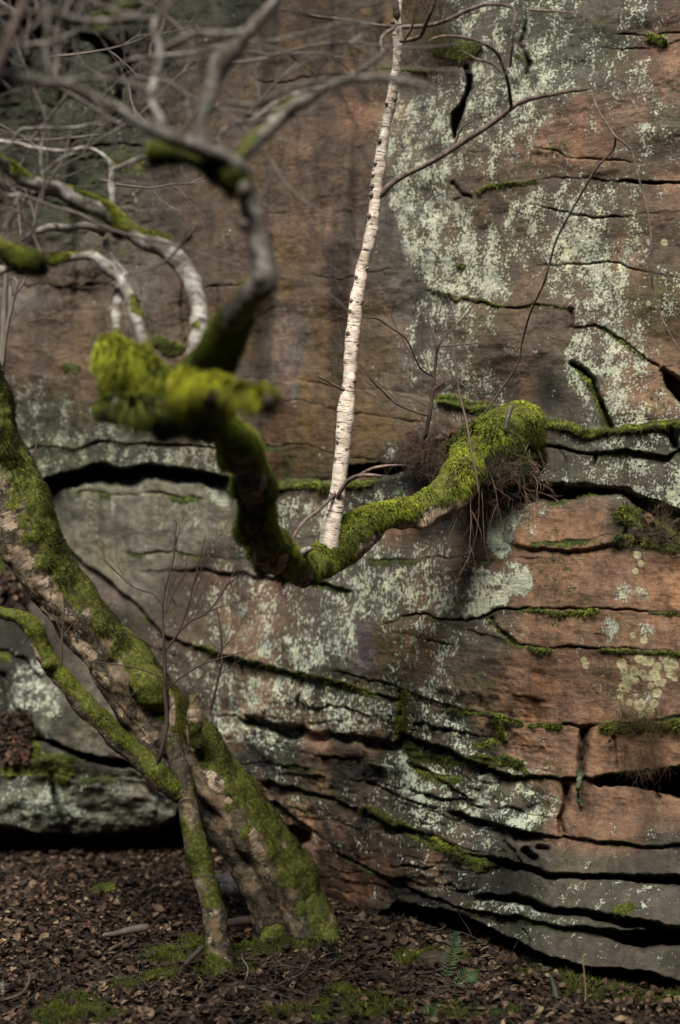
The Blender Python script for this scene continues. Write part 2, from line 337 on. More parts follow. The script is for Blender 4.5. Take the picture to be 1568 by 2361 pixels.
H([(630,928),(700,933),(784,948),(854,960),(934,973),(974,978)],.022,3,.012); H([(560,1015),(625,1030),(690,1030),(784,1053),(860,1062)],.014,2.4,.01)
H([(1214,1028),(1309,1038),(1374,1050),(1394,1045),(1484,1043),(1534,1053),(1568,1035)],.05,4,.07,50,60); G([(1554,1028),(1546,990)],.12,9)
G([(1374,1050),(1370,1080)],.03,4); G([(1436,1150),(1450,1185),(1443,1240)],.04,4); G([(1420,1700),(1425,1765)],.02,3); G([(1080,1290),(1095,1420)],.01,2.5); G([(1480,1290),(1490,1400)],.008,2.5); G([(700,1560),(690,1630),(700,1690)],.03,4); G([(560,1530),(570,1640)],.03,4); G([(1150,1800),(1140,1890)],.02,3); G([(1290,1038),(1300,1060),(1310,1095)],.015,3)
# recess above the red block, block itself
CAV([(1170,1100),(1240,1110),(1360,1112),(1450,1130),(1568,1170)],[(1170,1145),(1254,1150),(1334,1142),(1434,1142),(1469,1165),(1568,1240)],.13,18,14,40)
BULGE(1310,1205,150,60,.03); H([(1225,1249),(1300,1244),(1410,1238),(1440,1245)],.008,2,.0)
H([(1179,1155),(1254,1158),(1334,1148),(1434,1148),(1469,1168),(1480,1230),(1568,1280)],.0,4,-.10,20,70)
H([(850,1290),(1020,1290),(1150,1290),(1235,1285)],.012,2.6,.012)
# left overhang
H([(80,1033),(200,1028),(260,1015),(350,1023),(475,1028),(560,1040)],.035,4,.05,60,40)
CAV(LIP,[(60,1150),(150,1112),(200,1096),(300,1088),(430,1094),(530,1104)],.30,4,30,20)
H(LIP,.0,4,.22,200,260); H([(180,1133),(350,1140),(475,1153)],.02,4,-.03)
G([(430,560),(420,700),(440,800)],.05,12); G([(140,40),(200,90),(260,130),(290,190)],.18,14); G([(280,90),(290,150),(280,230)],.14,10)
G([(300,220),(280,265),(250,300)],.06,8); G([(0,20),(60,60),(100,110)],.15,22); H([(200,330),(330,340),(420,360)],.03,5,.03); H([(0,440),(120,450),(200,470)],.05,6,.05)
# mid recess and moss ledge
CAV([(785,1068),(860,1070),(945,1066)],[(785,1104),(860,1100),(945,1084)],.28,4,8,14)
H([(600,1108),(700,1110),(784,1112),(870,1108),(960,1092)],.01,4,-.12,22,90)
H([(300,1271),(400,1271),(450,1284),(525,1291),(600,1296)],.02,4,.03); H([(340,1311),(430,1316),(520,1320),(600,1323),(650,1335),(760,1352),(800,1365)],.05,6,.06,50,60)
H([(145,1255),(200,1306),(250,1341),(310,1391),(350,1436),(380,1466)],.03,6,.10,60,80)
H([(200,1400),(300,1470),(400,1510)],.03,6,.05)
H(MG,.03,5,.09,80,60); H(cA,.035,3,.035,60,60); H([(924,1456),(984,1476),(1040,1490)],.03,4,.03); H(cB,.03,3,.03,50,60); G([(1129,1426),(1135,1440),(1149,1456),(1184,1476)],.03,4)
H(cC,.03,4,.055,60,50); G([(925,1595),(930,1620),(926,1650)],.06,5)
CAV([(560,1640),(640,1665),(784,1696),(834,1701),(909,1708),(940,1690)],[(560,1660),(640,1690),(784,1716),(850,1722),(940,1710)],.10,5,16)
H(cE,.04,4,.14,90,70); CAV([(1370,1793),(1409,1782),(1499,1773),(1568,1766)],[(1370,1796),(1440,1795),(1500,1812),(1568,1835)],.3,4,12)
G([(1350,1685),(1345,1730),(1338,1790)],.08,9); G([(1338,1790),(1332,1840),(1340,1870)],.02,4); G([(1305,1815),(1304,1855),(1289,1885),(1294,1915)],.08,6); G([(1500,1790),(1515,1830)],.06,5)
H(cF,.05,4,.12,90,60); H(cG,.04,4,.14,60,40); CAV(cG,[(1140,1980),(1174,1992),(1259,2016),(1334,2016),(1400,2018),(1568,2034)],.16,4,10)
G([(1212,1962),(1226,1978)],.12,9); G([(1240,1953),(1262,1950)],.07,6); G([(1160,1935),(1185,1965),(1200,1990)],.04,4)
H(cH,.04,5,.10,50,40); CAV(cH,[(1104,2064),(1274,2102),(1409,2122),(1568,2152)],.15,4,10)
H(cI,.04,4,.10,50,50); CAV([(1384,2140),(1484,2145),(1568,2140)],[(1384,2146),(1434,2168),(1480,2188),(1568,2170)],.3,4,14)
H(cK,.04,5,.12,80,60); H([(640,1850),(700,1900),(784,1965),(859,2005),(904,2025)],.04,5,.06)
H([(600,1755),(700,1770),(800,1790),(900,1830),(1000,1860)],.03,4,.05,50,50); H([(950,1760),(1020,1800),(1080,1840)],.03,5,.04)
H([(930,1850),(1000,1870),(1060,1895)],.03,4,.03)
CAV([(660,1900),(690,1903),(720,1920)],[(660,1960),(690,1950),(720,1945)],.2,5,8,10)
CAV(cJ,[(820,2600),(2200,2600)],1.1,5,14,40)
# lower left slabs and the hollow under them
CAV([(60,1700),(100,1706),(150,1726),(200,1741),(250,1748),(310,1754),(400,1760)],[(60,1704),(100,1712),(150,1738),(200,1756),(250,1764),(310,1768),(400,1776)],.3,4,10)
H([(-600,1880),(0,1905),(75,1920),(140,1922),(200,1922),(300,1912),(360,1912),(400,1890)],.03,5,.25,90,200)
CAV([(-620,1870),(0,1905),(75,1920),(140,1922),(200,1922),(300,1912),(360,1912),(400,1890),(420,1800),(500,1780),(560,1830)],[(-620,2600),(560,2600)],.12,5,14)
CAV([(150,1925),(230,1930),(300,1915),(360,1912),(400,1888),(420,1800),(500,1790),(560,1850)],[(150,2600),(560,2600)],.7,30,14,80)
G([(120,1790),(130,1830),(150,1880),(162,1925)],.12,6); H([(0,1790),(130,1790),(200,1800),(330,1790)],.02,5,-.06); G([(330,1800),(370,1840),(360,1910)],.03,7)
H([(0,1500),(60,1520),(90,1560)],.05,7,.1); G([(10,1560),(30,1640),(90,1710)],.08,10)
# hollow by the birch top
def polymask(poly, UU, VV):
    m = np.zeros(UU.shape, bool); n = len(poly)
    for i in range(n):
        x1, y1 = poly[i]; x2, y2 = poly[(i + 1) % n]
        c = ((y1 > VV) != (y2 > VV)) & (UU < (x2 - x1) * (VV - y1) / (y2 - y1 + 1e-9) + x1); m ^= c
    return m.astype(float)
def blur(a, k):
    for _ in range(k): a = (a + np.roll(a, 1, 0) + np.roll(a, -1, 0) + np.roll(a, 1, 1) + np.roll(a, -1, 1)) / 5
    return a
D += .17 * blur(polymask([(1074,152),(1092,178),(1092,205),(1082,230),(1076,258),(1060,285),(1050,320),(1046,318),(1047,262),(1062,248),(1078,222),(1084,190)], UW, VW), 2)
D += .16 * blur(polymask([(1530,850),(1568,880),(1600,920),(1600,960),(1560,920),(1535,890)], UW, VW), 3)
H([(1000,152),(1070,158),(1090,165)],.02,5,-.06,15,60)
# surface relief
rough_m = np.clip(sstep(1450, 1700, V) * (1 - sstep(1150, 1350, U)) + sstep(1900, 2000, V) * .3 * (1 - .6 * sstep(1150, 1300, U)) + (1 - sstep(200, 480, U)) * (1 - sstep(600, 800, V)) * .9, 0, 1)
PB2 = PB * np.array([1, 1, 1.9])
D += fbm(PB2 * 1.6, 4, 21) * .055 + fbm(PB2 * 6, 4, 31) * (.009 + .024 * rough_m) + fbm(PB * 26, 3, 41) * (.0035 + .006 * rough_m) + fbm(PB * 85, 2, 51) * .0016
cellv = vnoise(np.stack([PB[..., 0] * 3.1 + fbm(PB * 5, 2, 71) * .6, PB[..., 1] * .2, PB[..., 2] * 8 + fbm(PB * 3, 2, 72) * .8], -1), 77)
D += rough_m * .015 * np.tanh(cellv * 7) * sstep(1400, 1600, V)
def hash2(a, b, sd): return _h(a.astype(np.int64).astype(np.uint32), b.astype(np.int64).astype(np.uint32), np.uint32(sd) + 0 * a.astype(np.int64).astype(np.uint32), 5)
def blocks(slope, hgt, wid, amp, groove, mask, sd):
    global D
    with np.errstate(over='ignore'):
        uu = UW + fbm(PB * 5, 3, sd) * 26; vv = VW - slope * UW + fbm(PB * 5, 3, sd + 1) * 16
        row = np.floor(vv / hgt); rr = hash2(row, row * 0, sd); bu = (uu + rr * 300) / (wid * (1 + .35 * rr)); cl = np.floor(bu); of = hash2(row, cl, sd + 3); tl = hash2(cl, row, sd + 7)
    fv = vv / hgt - row; fu = bu - cl; ed = np.minimum(np.minimum(fv, 1 - fv) * hgt, np.minimum(fu, 1 - fu) * wid)
    D += mask * (of * amp + tl * amp * (fv - .5) + groove * np.exp(-(ed / 2.6) ** 2) * (.4 + .6 * np.abs(of)))
LR = sstep(1540, 1680, V) * (1 - sstep(1180, 1330, U)) * sstep(420, 560, U)
blocks(.17, 52, 140, .016, .010, LR, 500); blocks(.12, 40, 150, .016, .02, sstep(1940, 2000, V) * (U > 900) * (1 - sstep(1080, 1160, U)), 520); blocks(.0, 60, 110, .014, .012, rough_m * (V < 1500), 540)
blocks(.10, 30, 70, .006, .003, LR, 560)
bil = lambda f, o, sd: np.abs(fbm(PB * f, o, sd))
D += (bil(4.5, 3, 301) * .045 + bil(14, 3, 302) * .012 + bil(45, 2, 303) * .004) * (.35 + .7 * rough_m)
D += .10 * (1 - sstep(150, 520, U)) * (1 - sstep(500, 800, V)) * np.tanh(6 * fbm(PB * np.array([3.2, .5, 1.1]), 3, 310))

# masks painted on a coarse map of the rock, one cell = 10 cm or so
LM = """00000120000013443232
01211210000013544331
01322110000323565332
12331110000555564223
11341100000564441143
21243100000363133432
22233000000075356642
11221000000076535642
00112000000057715733
00122100000034302642
00110100000033201663
33111000000035402774
55322200000231201364
56666400020310001563
24545500314300126556
12332323454200171125
12110134356654000010
00111136357764510110
00003245444454442331
10002466532333111243
22000246654555000153
33000156543566000010
12000003311554663000
34322002344665652121
55443001334574532332
11110000101344123221
00000000000334334453
00000000000023555442
00000000000001234333
00000000000000111222
00000000000000000000"""
TM = """kkkmmmmmbooookgmmggb
kkmmggggobobbbggmmbr
mmmkggbbbbbbgggmmgbr
mmmmgbbbbbrrggggbrrb
mmmmgbbbbbbgggbrrrbb
gmmggbbobbbggbbbbbbr
gmmggbbbbbbggbbbbbbb
bbggvbbbobbggbbbbbrb
vbbbvbboobbvgbbbbboo
bbbbgboovoovvbbbbboo
bbbbbbbovookvbbbbgrr
bbbggbvvvoovbbbbkgrr
mmbggovooooobbbbggkk
mmmmmboooookgrbkggkg
kkGGGGGobbkkkkkmmggg
gGGGGGGgggbrkkgrrrkm
kGGGGbkgggggbbrrrrrr
kvvvvbbrbgggbbbrrrrr
kkkkbbbrbvgooggrrrrr
kkggkbbrbvvoobbrrrrr
kGGvkkbrrkbbbbrrrrrr
kGGvkkbrbrrbbbkrrrrr
kkkvkkkkkrkkbbbrrrrr
GGGGGGkrbbbbbbgkrrrr
GGGGGGkkrrbbbbvgrrrg
kkkkkkkkkrrkrkvggggg
kkkkkkkkkrrkkbbggggg
kkkkkkkkkrrkkmgmgggg
kkkkkkkkkkkkgggggggg
kkkkkkkkkkkkgggggggg
kkkkkkkkkkkkkkgggggg"""
TC = dict(b=(.076,.055,.039), r=(.185,.113,.072), o=(.080,.054,.026), g=(.073,.065,.050), k=(.017,.016,.012), G=(.130,.127,.098), v=(.086,.076,.067), m=(.036,.041,.027))
def grid_sample(A, x, y):
    x = np.clip(x, 0, A.shape[1] - 1.001); y = np.clip(y, 0, A.shape[0] - 1.001); i = np.floor(x).astype(int); j = np.floor(y).astype(int)
    fx = x - i; fy = y - j; fx = fx * fx * (3 - 2 * fx); fy = fy * fy * (3 - 2 * fy)
    if A.ndim == 3: fx = fx[..., None]; fy = fy[..., None]
    return (A[j, i] * (1 - fx) + A[j, i + 1] * fx) * (1 - fy) + (A[j + 1, i] * (1 - fx) + A[j + 1, i + 1] * fx) * fy
LA = np.array([[int(c) for c in r[:20]] for r in LM.split('\n')], float) / 9; TA = np.array([[TC[c] for c in r[:20]] for r in TM.split('\n')])
gx = (U + fbm(PB * 3.5, 3, 91) * 55) / 78.4 - .5; gy = (V + fbm(PB * 3.5, 3, 95) * 55) / 78.4 - .5
LICH = grid_sample(LA, gx, gy) * (1 + .35 * fbm(PB * 5, 3, 99)); TONE = grid_sample(TA, gx, gy)
def blob(cx, cy, rx, ry, val, ang=0., p=2.):
    global LICH
    a = radians(ang); du = UW - cx; dv = VW - cy; x = (du * cos(a) + dv * sin(a)) / rx; y = (-du * sin(a) + dv * cos(a)) / ry
    q = (np.abs(x) ** p + np.abs(y) ** p); LICH = LICH + (val - LICH) * (1 - sstep(.6, 1.3, q + .35 * fbm(PB * 14, 3, 33)))
for a in [(1155,1210,34,75,1.25),(1185,1335,40,42,1.0),(1130,1350,50,45,.95),(1110,1400,60,16,1.,-15),(1200,1260,25,40,.0),(1290,1330,60,80,0),(1330,560,55,80,.95),(1350,830,60,60,.9),
          (1390,640,60,50,.9),(1400,850,75,100,.85,20),(1330,920,16,30,1.2),(1225,820,80,110,.03),(1260,930,90,50,.05),(850,1495,32,65,.0),(800,1480,30,60,.8),(1040,1540,30,80,.7),(1105,1560,60,90,.15),(1240,1580,120,80,.02),
          (1405,1445,26,22,.9),(1500,1455,16,16,.95),(1455,1372,42,24,.75),(1485,300,24,22,.95),(1520,1120,60,50,.8),(1190,1120,40,30,.6),(1080,620,90,60,.85),(1110,660,50,35,.95),(960,450,60,90,.85),(1000,560,70,80,.85),
          (700,330,120,200,.0),(750,800,150,200,.0),(560,600,70,200,.05),(1290,750,40,60,.0),(300,1170,170,60,.35),(150,1000,150,60,.9),(300,1050,160,26,1.0),(60,950,60,80,.8),(480,1050,50,40,1.),(515,1130,40,40,1.0),
          (1080,1900,40,60,.6),(940,1800,50,90,.9,-20),(1010,1830,30,60,1.),(1200,1850,90,60,.75),(1420,2060,140,40,.55),(1200,2100,180,20,.85,8),(110,1840,110,60,.85),(330,1850,120,60,.5),(60,1600,40,90,.7,20),(110,1600,30,60,.8),
          (640,1600,80,90,.8),(700,1500,110,40,.9),(800,1650,90,50,.95),(560,1680,90,30,.85,10),(600,1400,40,60,.7),(830,1330,80,60,.75),(900,1350,90,80,.65),(760,1180,60,30,.75),(650,1180,40,40,.7)]:
    blob(*a)
LICH = LICH * (1 - .32 * sstep(.45, .8, LICH) * (V < 1120)) * (1 + .10 * (U > 850)) + .06 * (U > 850) * (V < 1120)
LICH = np.clip(LICH * .92 - .03, 0, 1.05)
STREAK = np.clip(sstep(1130, 1280, V) * (1 - sstep(1080, 1250, U)) + .25, 0, 1)
PALE = np.clip((1 - sstep(60, 110, np.hypot(U - 1160, V - 1250))) + sstep(1380, 1440, V) * .6 + (V > 1700) * .3, 0, 1)
# ochre seep stains, dark drip stains
def stain(poly, w, colr, k):
    global TONE
    colr = np.array(colr) * .62
    d = segdist(poly, UW, VW) + fbm(PB * 8, 4, 7) * w * 1.1; m = (1 - sstep(w * .1, w * 1.5, d))[..., None] * k; TONE = TONE * (1 - m) + np.array(colr) * m
for a in [([(870,720),(900,900),(890,1010)],45,(.13,.08,.028),.5),([(700,880),(715,1050)],22,(.16,.10,.035),.55),([(780,740),(770,850)],30,(.12,.07,.03),.7),([(640,900),(625,1060)],30,(.1,.055,.035),.7),
          ([(690,700),(640,820),(660,870)],30,(.20,.14,.105),.6),([(560,520),(570,640)],40,(.085,.055,.042),.6),([(900,1560),(960,1640),(1060,1690)],24,(.03,.03,.022),.8),([(1060,1440),(1065,1520)],10,(.04,.03,.022),.8),
          ([(980,1440),(985,1540)],14,(.22,.095,.035),.6),([(1240,1540),(1240,1640)],30,(.25,.12,.05),.6),([(930,1330),(950,1380)],30,(.18,.09,.03),.6),([(840,1450),(850,1530)],20,(.19,.155,.165),.9),
          ([(1330,700),(1420,800),(1500,900)],24,(.17,.07,.04),.5),([(600,1700),(720,1760),(850,1790)],26,(.025,.024,.018),.7),([(960,1960),(1080,2030),(1200,2050)],30,(.022,.022,.015),.85),
          ([(950,1985),(1000,1975)],26,(.17,.085,.05),.9),([(700,300),(750,500)],60,(.17,.115,.085),.4),([(620,450),(800,600)],30,(.115,.078,.058),.4),([(880,2000),(780,1920),(850,2050)],40,(.14,.065,.032),.7),
          ([(150,1560),(140,1700)],14,(.26,.22,.16),.6),([(460,1340),(700,1370)],30,(.11,.05,.035),.6),([(1330,250),(1180,330),(1420,260)],30,(.28,.15,.10),.6),([(1500,130),(1560,40)],40,(.2,.11,.08),.5)]:
    stain(*a)
_vs = fbm(PB * np.array([9., 9., .8]), 4, 401); TONE = TONE * (1 - .55 * sstep(.02, .4, _vs) * (.35 + .65 * ((U > 500) & (U < 1010) & (V < 1110))))[..., None]
TONE = TONE * (1 - .6 * (rough_m * (V > 1450) * sstep(-.1, .3, fbm(PB * 7, 4, 411))))[..., None]; TONE = TONE * (1 - .6 * CRK * sstep(-.1, .4, fbm(PB * 8, 3, 412)) * sstep(1000, 1500, V))[..., None]; LICH = LICH * (1 - .6 * CRK * sstep(900, 1500, V)) * (1 - .12 * sstep(1380, 1480, V)); LICH = LICH * (1 + .14 * (U > 830) * (1 - sstep(950, 1050, V)) * (1 - sstep(.6, .8, LICH))); LICH = np.where(V > 1420, np.minimum(LICH, .66), LICH); UL = (1 - sstep(250, 620, U)) * (1 - sstep(450, 760, V)); TONE = TONE * (1 - .45 * UL)[..., None] * (1 - .2 * (1 - sstep(150, 520, V)))[..., None]; LICH = LICH * (1 - .25 * UL) * (1 - .22 * sstep(1880, 1960, V))  # rock tone also darkened at upper left and top, a painted vignette
DISC = np.zeros(U.shape)
dr = np.random.default_rng(3)
dl = [(1360+dr.uniform(60,200), 1512+dr.uniform(0,75), dr.uniform(6,13)) for _ in range(34)] + [(1350,1532,9),(1345,1520,7),(1440,1586,13),(1452,1570,11),(1515,1598,11),(1508,1622,10),(1475,1625,14),(1450,1620,8),(1480,1650,9),(1500,1640,10),(1520,1660,9),(1485,1476,9),(1460,1465,7),(1470,1280,9),(1478,1300,8),(1465,1318,7),(1545,1555,10),(1430,1605,7),(1495,700,6),(1530,560,8)]
for (a, b, r) in dl:
    q = np.hypot(U + wu * .3 - a, V + wv * .3 - b); DISC = np.maximum(DISC, (1 - sstep(r * .85, r * 1.1, q)) * (.78 + .22 * sstep(r * .4, r * .8, q)))
MOSSM = np.zeros(U.shape)
# moss strokes: (polyline, half width up px, half width down px, strength, bulge m, label)
STROKES = [
 ([(1019,925),(1064,928),(1090,938),(1124,938),(1164,955),(1190,965),(1234,970)],13,12,1.,.03,"bright green moss cushion spilling over the ledge above the root clump"),
 ([(1120,950),(1150,975),(1130,1000)],16,16,1.,.03,None),
 ([(1254,976),(1290,986),(1334,990),(1370,1000),(1409,990),(1434,986),(1480,982),(1509,974),(1568,975),(1640,970)],8,14,1.,.03,"dark moss strip on the ledge at the right edge below the mossy diagonal crack"),
 ([(1335,850),(1365,885),(1385,920),(1400,960),(1405,985)],9,12,.85,.015,"dark moss filling the diagonal crack above the right ledge"),
 ([(1004,672),(1044,680),(1055,695),(1074,690),(1149,700)],5,6,1.,.018,"small moss tufts in the crack level with the middle of the white stem"),
 ([(1194,708),(1234,706),(1314,713)],3,3,.8,.006,None),
 ([(1100,442),(1125,428),(1160,424),(1234,420)],5,5,.9,.012,"thin moss line in the upper right crack"),
 ([(1065,610),(1075,612)],5,6,1.,.014,None),([(1380,755),(1434,785),(1485,828)],4,5,.5,.0,None),
 ([(1170,1150),(1230,1140),(1290,1140),(1370,1140)],8,8,1.,.02,"moss edging the top of the pink sandstone block"),
 ([(1180,1120),(1230,1125),(1260,1140)],10,8,.7,.01,None),
 ([(1425,1248),(1440,1250),(1480,1248),(1530,1262),(1568,1268)],8,12,.9,.02,None),([(1440,1190),(1500,1210),(1568,1240)],26,20,.75,.03,None),
 ([(610,1118),(680,1124),(765,1122),(860,1116)],6,9,1.,.025,"bright moss on the narrow ledge behind the white stem"),
 ([(100,1030),(200,1026),(260,1014),(350,1022)],3,4,.75,.006,None),
 ([(1215,1399),(1250,1404),(1290,1408),(1375,1406)],3,7,.85,.01,"moss hanging below the long crack across the pink rock"),([(1500,1413),(1568,1418)],4,5,.8,.008,None),
 ([(1214,1482),(1230,1490),(1260,1490)],3,8,1.,.014,None),([(1380,1497),(1434,1499),(1484,1502),(1568,1509)],3,7,1.,.012,"moss fringe along the second crack of the pink rock"),
 ([(1124,1432),(1149,1456),(1184,1474)],3,3,.8,.004,None),
 ([(450,1491),(525,1509),(625,1534),(700,1556),(784,1581),(859,1601)],5,7,1.,.02,"moss line along the sloping ledge right of the mossy trunk"),
 ([(1040,1635),(1094,1645),(1134,1648),(1199,1661)],5,7,.9,.014,None),([(1225,1664),(1260,1668),(1295,1670)],3,9,1.,.016,"moss tufts dripping from the lowest crack of the pink rock"),
 ([(1134,1650),(1160,1700),(1090,1720)],10,10,.6,.01,None),
 ([(930,1600),(925,1680),(960,1740),(1040,1760),(1100,1745),(1200,1765)],14,14,.72,.012,"moss growing over the broken rock below the lichened block"),
 ([(920,1700),(980,1790),(1060,1800)],12,12,.6,.01,None),([(1160,1740),(1200,1760),(1215,1780)],6,10,.95,.012,None),
 ([(840,1870),(900,1890),(1000,1940),(1060,1965),(1150,1985)],10,16,.85,.018,"dark moss under the lichen band at the cliff foot"),
 ([(1050,1960),(1100,1990),(1150,1985)],14,14,.85,.01,None),([(1400,1675),(1470,1668),(1568,1672),(1640,1670)],8,16,.85,.02,None),
 ([(20,1780),(60,1775),(110,1772),(150,1790)],26,22,1.,.03,"bright green moss mound on the lower left rock slab"),([(60,1690),(90,1750),(170,1750)],10,14,.9,.02,None),
 ([(0,1290),(10,1350)],14,14,.8,.02,None),([(0,1515),(20,1520)],14,10,.9,.02,None),
 ([(360,790),(420,800),(380,810)],16,12,.8,.02,None),([(150,840),(175,850)],14,12,.6,.01,None),
 ([(1010,120),(1060,130),(1090,120)],30,16,.6,.02,None),([(880,155),(980,160)],5,5,.8,.01,None),([(1500,80),(1530,92)],10,10,.9,.015,None),([(1195,130),(1215,138)],6,8,.7,.01,None),
 ([(1330,2230),(1420,2240),(1500,2260),(1568,2290)],10,16,.8,.02,None),([(1420,2100),(1450,2090)],16,12,.7,.01,None),([(1030,2160),(1130,2180)],10,20,.7,.01,None),
 ([(230,60),(300,20),(260,-20)],30,30,.5,.02,None),([(250,360),(330,390)],20,20,.4,.01,None)]
MS = []
for (pl, wup, wdn, st, bl, lab) in STROKES:
    us = [q[0] for q in pl]; d = segdist(pl, UW, VW); mono = all(b > a for a, b in zip(us[:-1], us[1:]))
    if mono:
        below = VW > np.interp(UW, us, [q[1] for q in pl]); wd = np.where(below, wdn, wup)
    else: wd = (wup + wdn) / 2
    wd = wd * (1 + .45 * fbm(PB * 16, 3, int(us[0]) % 53)) * (1 + .3 * vnoise(PB * 6, 5))
    m = (1 - sstep(.55, 1.15, d / wd)) * st
    lump = .55 + .45 * fbm(PB * 45, 3, 3)
    D = D - m * bl * lump; MOSSM = np.maximum(MOSSM, m); MS.append(m)
MOSSM = np.maximum(MOSSM, CRK * (.25 + .5 * sstep(-.1, .4, fbm(PB * 6, 3, 62))) * (V > 1000))
# general damp green film low on the cliff and upper left
MOSSM = np.maximum(MOSSM, .33 * sstep(.05, .5, fbm(PB * 5, 3, 61) + .25 * rough_m))
WET = np.clip(sstep(.12, .6, fbm(PB * 2.2, 3, 66) + .25 * ((U > 520) & (U < 1000) & (V < 1100))), 0, 1)
CV = P(U, V, D); idx = np.arange(NU * NV).reshape(NV, NU)
CF = np.stack([idx[:-1, :-1], idx[1:, :-1], idx[1:, 1:], idx[:-1, 1:]], -1).reshape(-1, 4)
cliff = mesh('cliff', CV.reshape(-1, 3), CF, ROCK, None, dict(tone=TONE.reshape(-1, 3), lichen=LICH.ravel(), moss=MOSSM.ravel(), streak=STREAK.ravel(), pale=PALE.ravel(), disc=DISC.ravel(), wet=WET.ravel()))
tag(cliff, "reddish sandstone quarry face with pale lichen crust and horizontal cracks", "cliff", kind='structure')
# normals of the cliff (towards the camera)
dv_, du_ = np.gradient(CV, axis=0), np.gradient(CV, axis=1); CN = np.cross(du_, dv_); CN /= np.linalg.norm(CN, axis=-1, keepdims=True) + 1e-9
CN = np.where((CN[..., 1] > 0)[..., None], -CN, CN)
def cliff_pt(u, v, off=0.):
    i = int(np.argmin(abs(UA - u))); j = int(np.argmin(abs(VA - v))); d = D[j, i] - off; return P(u, v, d)
def cliff_d(u, v): return float(D[int(np.argmin(abs(VA - v))), int(np.argmin(abs(UA - u)))])

# ------------------------------------------------------------------ moss strands
MG_LO, MG_MD, MG_HI = np.array([.024, .024, .006]), np.array([.078, .092, .014]), np.array([.31, .36, .035])
def moss_col(n, rng, bright=.5, hue=0.):
    t = np.clip(rng.normal(bright, .24, n), 0, 1)[:, None]; c = np.where(t < .5, MG_LO + (MG_MD - MG_LO) * t * 2, MG_MD + (MG_HI - MG_MD) * (t - .5) * 2)
    return c * (1 + np.array([.3, .05, 0]) * rng.normal(hue, .25, (n, 1)))
def strands(pts, nrm, length, width, rng, col, droop=.35, spread=.5):
    n = len(pts); up = nrm + rng.normal(0, spread, (n, 3)); up /= np.linalg.norm(up, axis=1, keepdims=True)
    L = (length * rng.uniform(.5, 1.3, n) * np.clip(.95 + 1.3 * vnoise(pts * 14, 77), .25, 2.2))[:, None]; side = np.cross(up, rng.normal(size=(n, 3))); side /= np.linalg.norm(side, axis=1, keepdims=True) + 1e-9
    W = (width * rng.uniform(.7, 1.3, n))[:, None]; dr_ = np.array([0, 0, -1.]) * L * droop
    fn = np.cross(side, up); sg = np.where((fn @ np.array([0, -1., .25])) < 0, -1., 1.)[:, None]; side = side * sg
    b = pts - up * L * .2
    v = np.stack([b - side * W, b + side * W, pts + up * L * .55 - side * W * .8 + dr_ * .25, pts + up * L * .55 + side * W * .8 + dr_ * .25, pts + up * L + dr_], 1)
    k = np.arange(n)[:, None] * 5; q = k + np.array([[0, 1, 3, 2]]); t = k + np.array([[2, 3, 4]])
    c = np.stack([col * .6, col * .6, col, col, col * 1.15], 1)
    global SVN; SVN = np.repeat(nrm * .8 + up * .45, 5, 0); SVN /= np.linalg.norm(SVN, axis=1, keepdims=True) + 1e-9
    return v.reshape(-1, 3), q, t, c.reshape(-1, 3)
flatm = [m.ravel() for m in MS]; CVf = CV.reshape(-1, 3); CNf = CN.reshape(-1, 3)
grp = []; cur = None
for m, s_ in zip(flatm, STROKES):
    if s_[5]: grp.append([s_[5], []]); cur = grp[-1]
    (cur or grp[-1])[1].append(m)
for lab, ms in grp:
    m = np.max(ms, 0); ii = np.nonzero(m > .3)[0]
    if len(ii) == 0: continue
    n = min(26000, int(len(ii) * 2.2)); pick = RNG.choice(ii, n, p=(m[ii] / m[ii].sum())); pt = CVf[pick] + RNG.normal(0, .002, (n, 3))
    br = .42 + .35 * vnoise(pt * 18, 4) + .18 * CNf[pick][:, 2]  # up-facing strands get a brighter colour, light from above painted in
    v, q, t, c = strands(pt, CNf[pick] * .8 + np.array([0, 0, .5]), .011, .0013, RNG, moss_col(n, RNG, 0.) * 0 + 1, .5, .45)
    cc = moss_col(n, RNG, .0); tt = np.clip(br + RNG.normal(0, .14, n), 0, 1)[:, None]
    cc = np.where(tt < .5, MG_LO + (MG_MD - MG_LO) * tt * 2, MG_MD + (MG_HI - MG_MD) * (tt - .5) * 2)
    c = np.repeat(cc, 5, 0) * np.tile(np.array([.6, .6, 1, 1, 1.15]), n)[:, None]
    tag(mesh('moss', v, [q, t], MOSS, None, dict(col=c), True, SVN), lab, 'moss', 'moss growing on the cliff', 'stuff')

# ------------------------------------------------------------------ ground
def ground_z(x, y):
    p = np.stack([x, y, 0 * x], -1); z = fbm(p * .9, 3, 201) * .05 + fbm(p * 5, 3, 203) * .016
    z = z + .035 * np.exp(-((x + .15) ** 2 + (y - 5.42) ** 2) / .10) + .02 * np.exp(-((x + .42) ** 2 + (y - 4.97) ** 2) / .03)
    z = z + 11.5 * sstep(-2.4, -5.4, y) * (1 + .08 * np.sin(x * .7))          # unseen bank added behind the camera to shade the lower cliff and floor
    return z
def axis(lo, hi, st, far_lo, far_hi):
    c = np.arange(lo, hi, st); l = []; x = lo; d = st
    while x > far_lo: d *= 1.25; x -= d; l.append(x)
    r = []; x = c[-1]; d = st
    while x < far_hi: d *= 1.25; x += d; r.append(x)
    return np.array(l[::-1] + list(c) + r)
GX, GY = np.meshgrid(axis(-2.6, 2.4, .02, -60, 60), axis(3.4, 7.6, .02, -16, 60)); GZ = ground_z(GX, GY)
gm = np.zeros(GX.shape)
def gpt(u, v):
    d = CAMH * FP / (v - CY); return (u - CX) / FP * d, d
